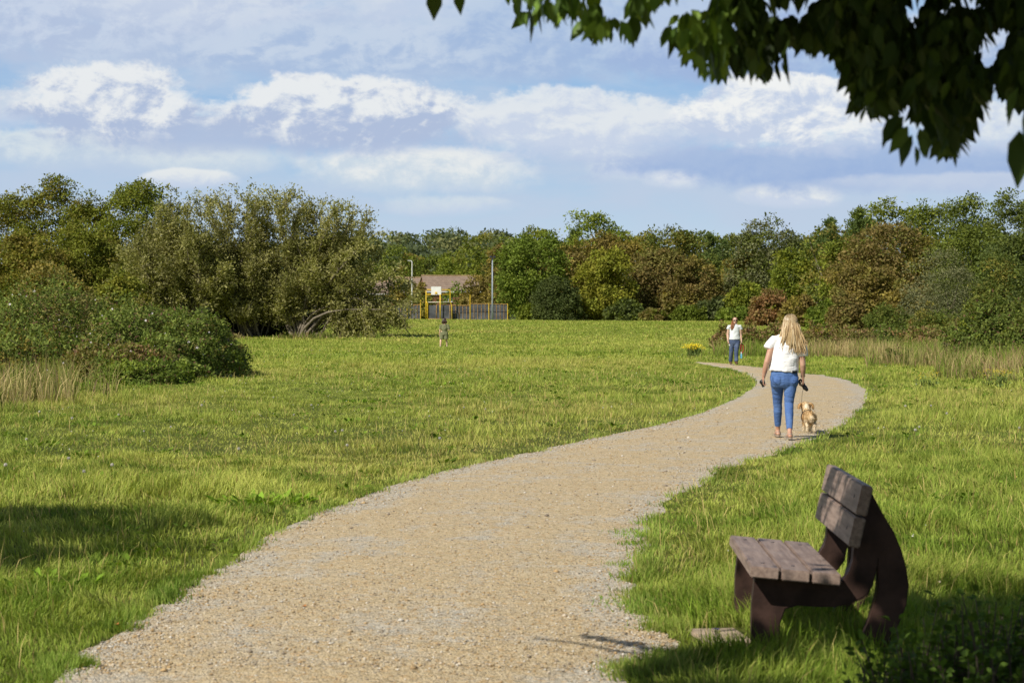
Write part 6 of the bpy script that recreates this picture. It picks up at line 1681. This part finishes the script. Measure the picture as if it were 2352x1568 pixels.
    def pull(p, t):
        k = float(sstep(0.1, 0.8, t)); tx = Q(455, 0).x
        return Vector((p.x * (1 - k * 0.75) + (tx + (p.x - hd.x) * 0.35) * k * 0.75, p.y * (1 - k) + (-0.125 + p.y * 0.15) * k, p.z))
    cv = hair_cap_curves(hd + Vector((0, 0.008, 0.012)), (0.082, 0.100, 0.100), 340, 1, 0.34, 0.9, (-0.03, -0.02), 0.25, side_pull=pull, seed=9, sway=0.02)
    cols = [tuple(Vector((0.20, 0.085, 0.035)) * g.uniform(0.6, 1.9)) for _ in cv]
    mb = strands(cv, [g.uniform(0.006, 0.011) for _ in cv], cols)
    mb.ball(hd + Vector((0, 0.025, 0.016)), (0.083, 0.088, 0.098), 16, 12, (0.14, 0.065, 0.03))
    mb.build('hair', mat_vcol('auburn_hair', 0.45, 0.5), root, True, col=True)
    base = root.location
    # red lead loop and blue bottle in her left hand, a white and blue bottle in the right
    ld = empty('dog_lead', base + Q(725, 880, -0.03), 0, 'red looped dog lead hanging from the left hand of the facing woman', 'dog lead')
    o = Q(725, 880, -0.03)
    def q(a, b, y=-0.03): return Q(a, b, y) - o
    rd = mat_plain('red_webbing', (0.42, 0.03, 0.035), 0.6, 0.15, 40)
    mb = MB(); mb.tube([q(718, 885), q(695, 940), q(690, 1010), q(700, 1085), q(715, 1110)], [(0.013, 0.005)] * 5, 6); mb.tube([q(735, 890), q(772, 930), q(778, 1010), q(765, 1085), q(742, 1130)], [(0.013, 0.005)] * 5, 6)
    mb.tube([q(712, 890, -0.05), q(708, 960, -0.06), q(712, 1040, -0.05)], [(0.012, 0.005)] * 3, 6); mb.build('loop', rd, ld)
    mb = MB(); mb.tube([q(700, 900), q(730, 880), q(760, 895)], [0.018, 0.020, 0.016], 8); mb.build('handle', bk, ld)
    bl = mat_plain('blue_bottle_plastic', (0.16, 0.52, 0.72), 0.25, 0.1, 8)
    b2 = empty('water_bottle', base + Q(718, 1280, -0.03), 0, 'turquoise water bottle dangling below the red lead', 'bottle')
    mb = MB(); mb.tube([(0, 0, 0.0), (0, 0, 0.01), (0, 0, 0.075), (0, 0, 0.10), (0, 0, 0.135), (0, 0, 0.16)], [0.034, 0.037, 0.036, 0.030, 0.036, 0.022], 14); mb.build('bottle_body', bl, b2, True)
    mb = MB(); mb.tube([(0, 0, 0.16), (0, 0, 0.20), (0, 0, 0.235)], [0.018, 0.018, 0.012], 10); mb.build('cap', mat_plain('white_cap', (0.75, 0.76, 0.78), 0.5), b2, True)
    b3 = empty('small_bottle', base + Q(385, 915, -0.05), 0, 'small white bottle with blue cap in the right hand of the facing woman', 'bottle')
    mb = MB(); mb.tube([(0.01, 0, -0.03), (0.012, 0, -0.025), (0, 0, 0.035), (-0.003, 0, 0.05)], [0.024, 0.027, 0.026, 0.018], 12); mb.build('bottle_body', mat_plain('white_plastic', (0.78, 0.78, 0.78), 0.5), b3, True)
    mb = MB(); mb.tube([(-0.003, 0, 0.05), (-0.012, 0, 0.095)], [0.018, 0.016], 10); mb.build('cap', mat_plain('blue_cap', (0.03, 0.08, 0.45), 0.4), b3)

# ---- the woman in the green playsuit far out on the field
def build_green():
    U = 0.002584 * 0.965
    def Q(zx, zy, y=0.0): return Vector(((zx - 665) * U, y, (1528 - zy) * U))
    px = (1020 + 665 / 9.225) / 1.0714; d = 116.0
    root = person_root(px, 0, d, 'dark haired woman in olive playsuit walking away across the field')
    hd = Q(680, 900, 0.0)
    aL, aR = Q(588, 1510, -0.16), Q(738, 1500, 0.16); aL.z = 0.09; aR.z = 0.09
    kL, kR = Q(598, 1380, -0.02), Q(722, 1370, 0.14); hL, hR = Q(628, 1240), Q(715, 1240); kL.z = kR.z = 0.46; hL.z = hR.z = 0.86
    sL, sR = Q(595, 1020), Q(765, 1020); eL, eR = Q(575, 1150, -0.03), Q(785, 1140, -0.02); wL, wR = Q(565, 1245, 0.04), Q(765, 1125, 0.22)
    mb = MB(); head_geo(mb, hd, 1); mb.tube([Q(678, 1005), hd + Vector((0, -0.01, -0.05))], [0.06, 0.055], 12)
    mb.tube([Q(678, 1000), Q(678, 1040), Q(676, 1120), Q(675, 1200)], [(0.12, 0.08), (0.17, 0.10), (0.14, 0.10), (0.165, 0.12)], 16, round_end=True)
    for s_, e_, w_ in ((sL, eL, wL), (sR, eR, wR)):
        mb.tube([s_ + (Q(678, 1015) - s_) * 0.35, s_, s_.lerp(e_, 0.4), e_, e_.lerp(w_, 0.35), w_], [0.06, 0.055, 0.05, 0.042, 0.040, 0.027], 10, ref=(0, 1, 0), round_end=True)
    for h_, k_, a_ in ((hL, kL, aL), (hR, kR, aR)):
        mb.tube([h_, h_.lerp(k_, 0.5), k_, k_.lerp(a_, 0.35), a_], [0.095, 0.082, 0.058, 0.060, 0.036], 12, round_end=True)
        mb.tube([Vector((a_.x, a_.y - 0.05, 0.05)), Vector((a_.x, a_.y + 0.05, 0.05)), Vector((a_.x, a_.y + 0.15, 0.03))], [(0.03, 0.03), (0.036, 0.03), (0.036, 0.018)], 10, round_end=True)
    f1 = hand(mb, wL, (0.02, 0.1, -1), (1, 0, 0), (0, 1, 0), 0.9, 1.0, -1); f2 = hand(mb, wR, (-0.4, 0.8, 0.2), (0, -0.2, 1), (0, 0, 1), 1.0, 1.0, 1)
    me = fuse(mb, 0.011, 4, 'body'); join_mesh(me, f1); join_mesh(me, f2); link_mesh('body', me, M_SKIN2, root, True)
    mb = MB()
    mb.tube([Q(680, 985), Q(678, 1010), Q(676, 1060), Q(678, 1110), Q(680, 1140), Q(680, 1170), Q(676, 1250)], [(0.08, 0.06), (0.17, 0.09), (0.195, 0.12), (0.185, 0.125), (0.155, 0.115), (0.175, 0.125), (0.205, 0.15)], 22)
    for s_, tx, ty, sg in ((sL, 582, 1110, 1), (sR, 785, 1115, -1)):
        mb.tube([s_ + Vector((0.08 * sg, 0, 0)), s_, Q(tx, ty, -0.01)], [(0.07, 0.06), (0.078, 0.07), (0.078, 0.076)], 12, ref=(0, 1, 0))
    for h_, x1 in ((hL, 618), (hR, 718)):
        mb.tube([h_ + Vector((0, 0, 0.02)), Q(x1, 1290), Q(x1 + (4 if x1 > 660 else -6), 1345)], [0.12, 0.125, 0.128], 14)
    link_mesh('playsuit', wrinkle(fuse(mb, 0.012, 3, 'playsuit'), shirt_folds), cloth_mat('olive_cloth', (0.19, 0.20, 0.105), 8, 0.7, 0.1, (1, 1, 2)), root, True)
    mb = MB(); mb.tube([Q(680, 1143) + Vector((math.cos(a) * 0.168, math.sin(a) * 0.125, 0)) for a in np.linspace(0, 6.283, 21)], [(0.006, 0.016)] * 21, 6, ref=(0, 0, 1)); mb.build('belt', cloth_mat('olive_belt', (0.10, 0.11, 0.05), 8, 0.3), root)
    g = np.random.default_rng(6)
    cv = hair_cap_curves(hd + Vector((0, -0.008, 0.012)), (0.088, 0.104, 0.102), 260, -1, 0.21, 1.5, (0.0, -0.01), 0.3, seed=14, sway=0.022)
    cols = [tuple(Vector((0.030, 0.014, 0.010)) * g.uniform(0.7, 2.0)) for _ in cv]
    mb = strands(cv, [g.uniform(0.008, 0.014) for _ in cv], cols); mb.ball(hd + Vector((0, -0.015, 0.0)), (0.092, 0.10, 0.112), 16, 12, (0.022, 0.010, 0.008))
    mb.build('hair', mat_vcol('dark_hair', 0.45, 0.4), root, True, col=True)
    sh = mat_plain('pale_shoe', (0.5, 0.42, 0.34), 0.7)
    for a_ in (aL, aR):
        mb = MB(); mb.tube([Vector((a_.x, a_.y - 0.07, 0.04)), Vector((a_.x, a_.y + 0.05, 0.045)), Vector((a_.x, a_.y + 0.18, 0.03))], [(0.036, 0.036), (0.044, 0.04), (0.042, 0.028)], 12, round_end=True); mb.build('shoe', sh, root, True)
build_blonde(); build_dog(); build_facing(); build_green()

# ------------------------------------------------------------------ the tree the picture is taken under
def build_near_tree():
    r = np.random.default_rng(33)
    base = Vector((3.4, 3.2, 0)); root = empty('cherry_tree', base, 0, 'broad leaved tree whose dark hanging branches frame the top right corner', 'tree')
    mb = MB()
    fork = Vector((3.1, 3.4, 2.7)) - base
    mb.tube([(0, 0, -0.3), (-0.05, 0.05, 0.6), (-0.15, 0.1, 1.6), fork], [0.26, 0.19, 0.165, 0.15], 14)
    P, A, N, L, C = [], [], [], [], []
    pal = np.array([(0.075, 0.125, 0.022), (0.055, 0.10, 0.018), (0.10, 0.155, 0.025), (0.045, 0.08, 0.016)])
    def add(p, ax, l, c=None):
        P.append(p); A.append(ax); N.append(norm(r.normal(0, 1, 3) + np.array([0, -0.4, 0.2]))); L.append(l); C.append(pal[r.integers(0, 4)] * r.uniform(0.7, 1.3) if c is None else c)
    # limbs reach out over the path and the bench, just above the edge of the picture
    limbs = [[(3.1, 3.4, 2.7), (2.2, 4.3, 3.3), (1.2, 5.3, 3.42), (0.3, 5.9, 3.36), (-0.35, 6.2, 3.12)],
             [(3.1, 3.4, 2.7), (2.4, 4.9, 3.35), (1.7, 6.3, 3.5), (0.9, 7.2, 3.6), (0.4, 7.8, 3.5)],
             [(3.1, 3.4, 2.7), (2.0, 3.9, 3.6), (0.6, 4.6, 4.0), (-0.8, 5.6, 4.0), (-1.8, 6.6, 3.8), (-2.5, 7.4, 3.6)],
             [(3.1, 3.4, 2.7), (2.8, 5.2, 3.1), (2.2, 6.4, 3.2), (1.9, 7.4, 3.3)],
             [(3.1, 3.4, 2.7), (3.4, 2.4, 4.0), (3.2, 1.2, 4.9)], [(3.1, 3.4, 2.7), (4.3, 4.0, 3.9), (5.2, 4.8, 4.4)]]
    LP = []
    for lb in limbs:
        pts = [Vector(p) - base for p in lb]; n = len(pts)
        sm = [Vector((p[0], p[1], 0)) for p in []]
        fine = []
        for i in range(n - 1):
            for k in range(4): fine.append(pts[i].lerp(pts[i + 1], k / 4) + Vector(r.normal(0, 0.02, 3)))
        fine.append(pts[-1]); m = len(fine)
        mb.tube(fine, [0.075 * (1 - 0.85 * i / (m - 1)) for i in range(m)], 8); LP += [p + base for p in fine]
    LPa = np.array([tuple(p) for p in LP])
    # canopy above the picture: it throws the dappled shade on the bench and the near corner
    NCAN = 30000; got = 0
    while got < NCAN:
        m = 40000
        x = r.uniform(-4.6, 3.4, m); y = r.uniform(2.4, 9.3, m); z = r.uniform(3.0, 4.3, m)
        lx = x - SUN_DIR.x / SUN_DIR.z * z; ly = y - SUN_DIR.y / SUN_DIR.z * z       # where its shade lands
        ok = z > 1.66 + 0.163 * y + 0.14
        ok &= lx > np.interp(ly, PR[:, 1], PR[:, 0]) + 0.10 + 0.30 * (ly > 10.2)
        ok &= ~((ly > 10.0) & (lx < 2.05) & (r.random(m) < 0.985))
        ok &= ~((ly > 10.0) & (lx < 2.5) & (r.random(m) < 0.55))
        fx = x - SUN_DIR.x / SUN_DIR.z * (z - 2.9); fy = y - SUN_DIR.y / SUN_DIR.z * (z - 2.9)
        ok &= ~((fx > -0.3) & (fx < 0.55) & (fy > 5.0) & (fy < 7.0) & (r.random(m) < 0.8))      # lets the sun reach the tips over the path
        ok &= ~((ly > 11.6) & (r.random(m) < 0.90))
        ok &= fbm(x * 1.5, y * 1.5 + z, 5, 3) > 0.40
        ok &= r.random(m) < np.where((lx > 0.3) & (lx < 3.2) & (ly > 6.5), 1.0, 0.30)
        k = np.where(ok)[0][:NCAN - got]
        for q in k: add((x[q], y[q], z[q]), norm(np.array([r.normal(0, .6), r.normal(0, .6), -0.9])), r.uniform(0.10, 0.16))
        got += len(k)
    # the hanging fringe that enters the picture
    bx = [1150, 1180, 1215, 1250, 1330, 1400, 1480, 1540, 1600, 1625, 1680, 1740, 1800, 1850, 1900, 1950, 2010, 2060, 2100, 2150, 2200, 2250, 2300, 2352, 2420]
    by = [-10, 25, 90, 60, 78, 95, 108, 125, 160, 185, 150, 168, 188, 150, 130, 185, 235, 275, 300, 305, 275, 268, 245, 262, 300]
    k = 0; NFR = 8200
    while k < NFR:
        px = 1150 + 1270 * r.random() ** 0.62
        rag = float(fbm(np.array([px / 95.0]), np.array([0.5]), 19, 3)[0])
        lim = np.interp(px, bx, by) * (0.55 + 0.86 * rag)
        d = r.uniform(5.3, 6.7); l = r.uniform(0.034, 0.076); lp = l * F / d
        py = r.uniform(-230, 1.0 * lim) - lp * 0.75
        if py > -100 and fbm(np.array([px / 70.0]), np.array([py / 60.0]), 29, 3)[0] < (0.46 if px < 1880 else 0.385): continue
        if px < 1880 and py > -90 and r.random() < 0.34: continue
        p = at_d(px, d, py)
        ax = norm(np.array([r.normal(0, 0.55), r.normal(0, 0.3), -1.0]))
        add(tuple(p), ax, l, pal[r.integers(0, 4)] * r.uniform(0.6, 1.3) * (2.3 if px < 1680 else 0.75)); k += 1  # left leaves coloured bright as if sunlit, the rest dark as if shaded
    # single sprigs
    for (px, py, d, l, dx) in [(1000, -30, 5.8, 0.088, -0.05), (1053, -28, 5.9, 0.075, 0.1), (1215, 15, 5.6, 0.095, 0.05), (1182, -20, 5.7, 0.06, 0.3), (2340, 300, 4.9, 0.125, -0.05), (2352, 250, 4.9, 0.12, 0.1), (2338, 200, 5.0, 0.09, -0.3),
                                (2075, 268, 5.3, 0.085, -0.9), (2085, 290, 5.3, 0.08, -0.8), (2095, 310, 5.3, 0.08, -0.4), (2110, 295, 5.3, 0.075, 0.35), (2118, 315, 5.3, 0.05, 0.1), (2102, 335, 5.3, 0.05, 0.0), (2060, 262, 5.3, 0.09, -0.5), (2140, 255, 5.3, 0.09, 0.3),
                                (1630, 105, 5.5, 0.10, 0.2), (1610, 90, 5.5, 0.09, 0.1), (1755, 105, 5.5, 0.09, -0.25), (1805, 110, 5.5, 0.095, 0.1), (1545, 70, 5.6, 0.075, -0.2)]:
        add(tuple(at_d(px, d, py)), norm(np.array([dx, r.normal(0, 0.15), -1.0])), l)
    for (a_, b_) in [((1338, 1466), (1535, 1502)), ((1425, 1521), (1520, 1532))]:
        ga = at(*a_); gb = at(*b_); zz = 3.45
        for k in range(60):
            t = k / 59; gp = ga.lerp(gb, t); q = Vector((gp.x + SUN_DIR.x / SUN_DIR.z * zz, gp.y + SUN_DIR.y / SUN_DIR.z * zz, zz))
            add(tuple(q + Vector(r.normal(0, 0.018, 3))), norm(np.array([0.9, 0.1, -0.3]) + r.normal(0, 0.3, 3)), r.uniform(0.08, 0.12))
            N[-1] = norm(np.array(SUN_DIR) + r.normal(0, 0.3, 3))
            if k == 59:
                j = np.argmin(((LPa - np.array(q)) ** 2).sum(1)); mb.tube([Vector(LPa[j]) - base, q - base, Vector((ga.x + SUN_DIR.x / SUN_DIR.z * zz, ga.y + SUN_DIR.y / SUN_DIR.z * zz, zz)) - base], [0.006, 0.005, 0.003], 5)
    # drooping twigs tie the fringe to the limbs
    Pa = np.array(P)
    mb.build('trunk', M_BARK, root, True)
    Pn = np.array(P) - np.array(base); Ln = np.array(L)
    me = fine_leaf_mesh('leaves', Pn, np.array(A), np.array(N), Ln, Ln * r.uniform(0.48, 0.62, len(Ln)), np.array(C))
    link_mesh('leaves', me, mat_leaf('broad_leaf', 0.22, 0.5, 0.22, gain=1.0), root)
    # a second tree out of the frame on the left: its shade crosses the near left grass
    b2 = (-8.6, 10.6, 0)
    make_tree('cherry_tree', b2, 1.9, 2.3, 6.0, None, GRN, 'small tree just outside the left border that shades the near grass', seed=77, nclus=140, per=90, ls=0.14, z0=3.4, trunk_r=0.12)
    # leafy shrub in the near right corner, in the shade
    for (px, d, top, w, n, lab, sd) in [(2270, 7.6, 1365, 600, 5200, 'dark leafy shrub in the near right corner', 3), (2080, 7.2, 1480, 340, 700, 'low leafy shoots at the left foot of the corner shrub', 4)]:
        g = np.random.default_rng(sd); x = (px - CX) / F * d; h = EYE - (top - HOR) / F * d; rx = w / 2 / F * d
        rt = empty('corner_shrub', (x, d, 0), 0, lab, 'shrub', 'leafy shrubs in the near right corner'); st = MB(); P, A, N, L, C = [], [], [], [], []
        for k in range(n // 26):
            a = g.uniform(0, 6.28); q = math.sqrt(g.random()); b0 = Vector((math.cos(a) * q * rx * 0.8, math.sin(a) * q * 0.45, 0))
            hh = h * g.uniform(0.55, 1.05) * (1 - 0.45 * q * q); tp = b0 * 1.15 + Vector((g.normal(0, .06), g.normal(0, .06), hh))
            st.tube([b0 - Vector((0, 0, 0.03)), b0.lerp(tp, 0.5) + Vector(g.normal(0, 0.02, 3)), tp], [0.006, 0.005, 0.002], 5, cap=False)
            for j in range(26):
                t = 0.12 + 0.9 * g.random(); p = b0.lerp(tp, t); dv = norm(np.array([g.normal(0, 1), g.normal(0, 1), 0.35 + 0.4 * t]))
                P.append(tuple(np.array(p) + dv * 0.02)); A.append(dv); N.append(norm(np.array([0, 0, 1.0]) + g.normal(0, 0.35, 3))); L.append(g.uniform(0.028, 0.055)); C.append(np.array([0.085, 0.14, 0.022]) * g.uniform(0.6, 1.4))
        L = np.array(L)
        link_mesh('leaves', fine_leaf_mesh('leaves', np.array(P), np.array(A), np.array(N), L, L * 0.6, np.array(C)), M_LEAF, rt); st.build('stems', M_BARK, rt)
build_near_tree()
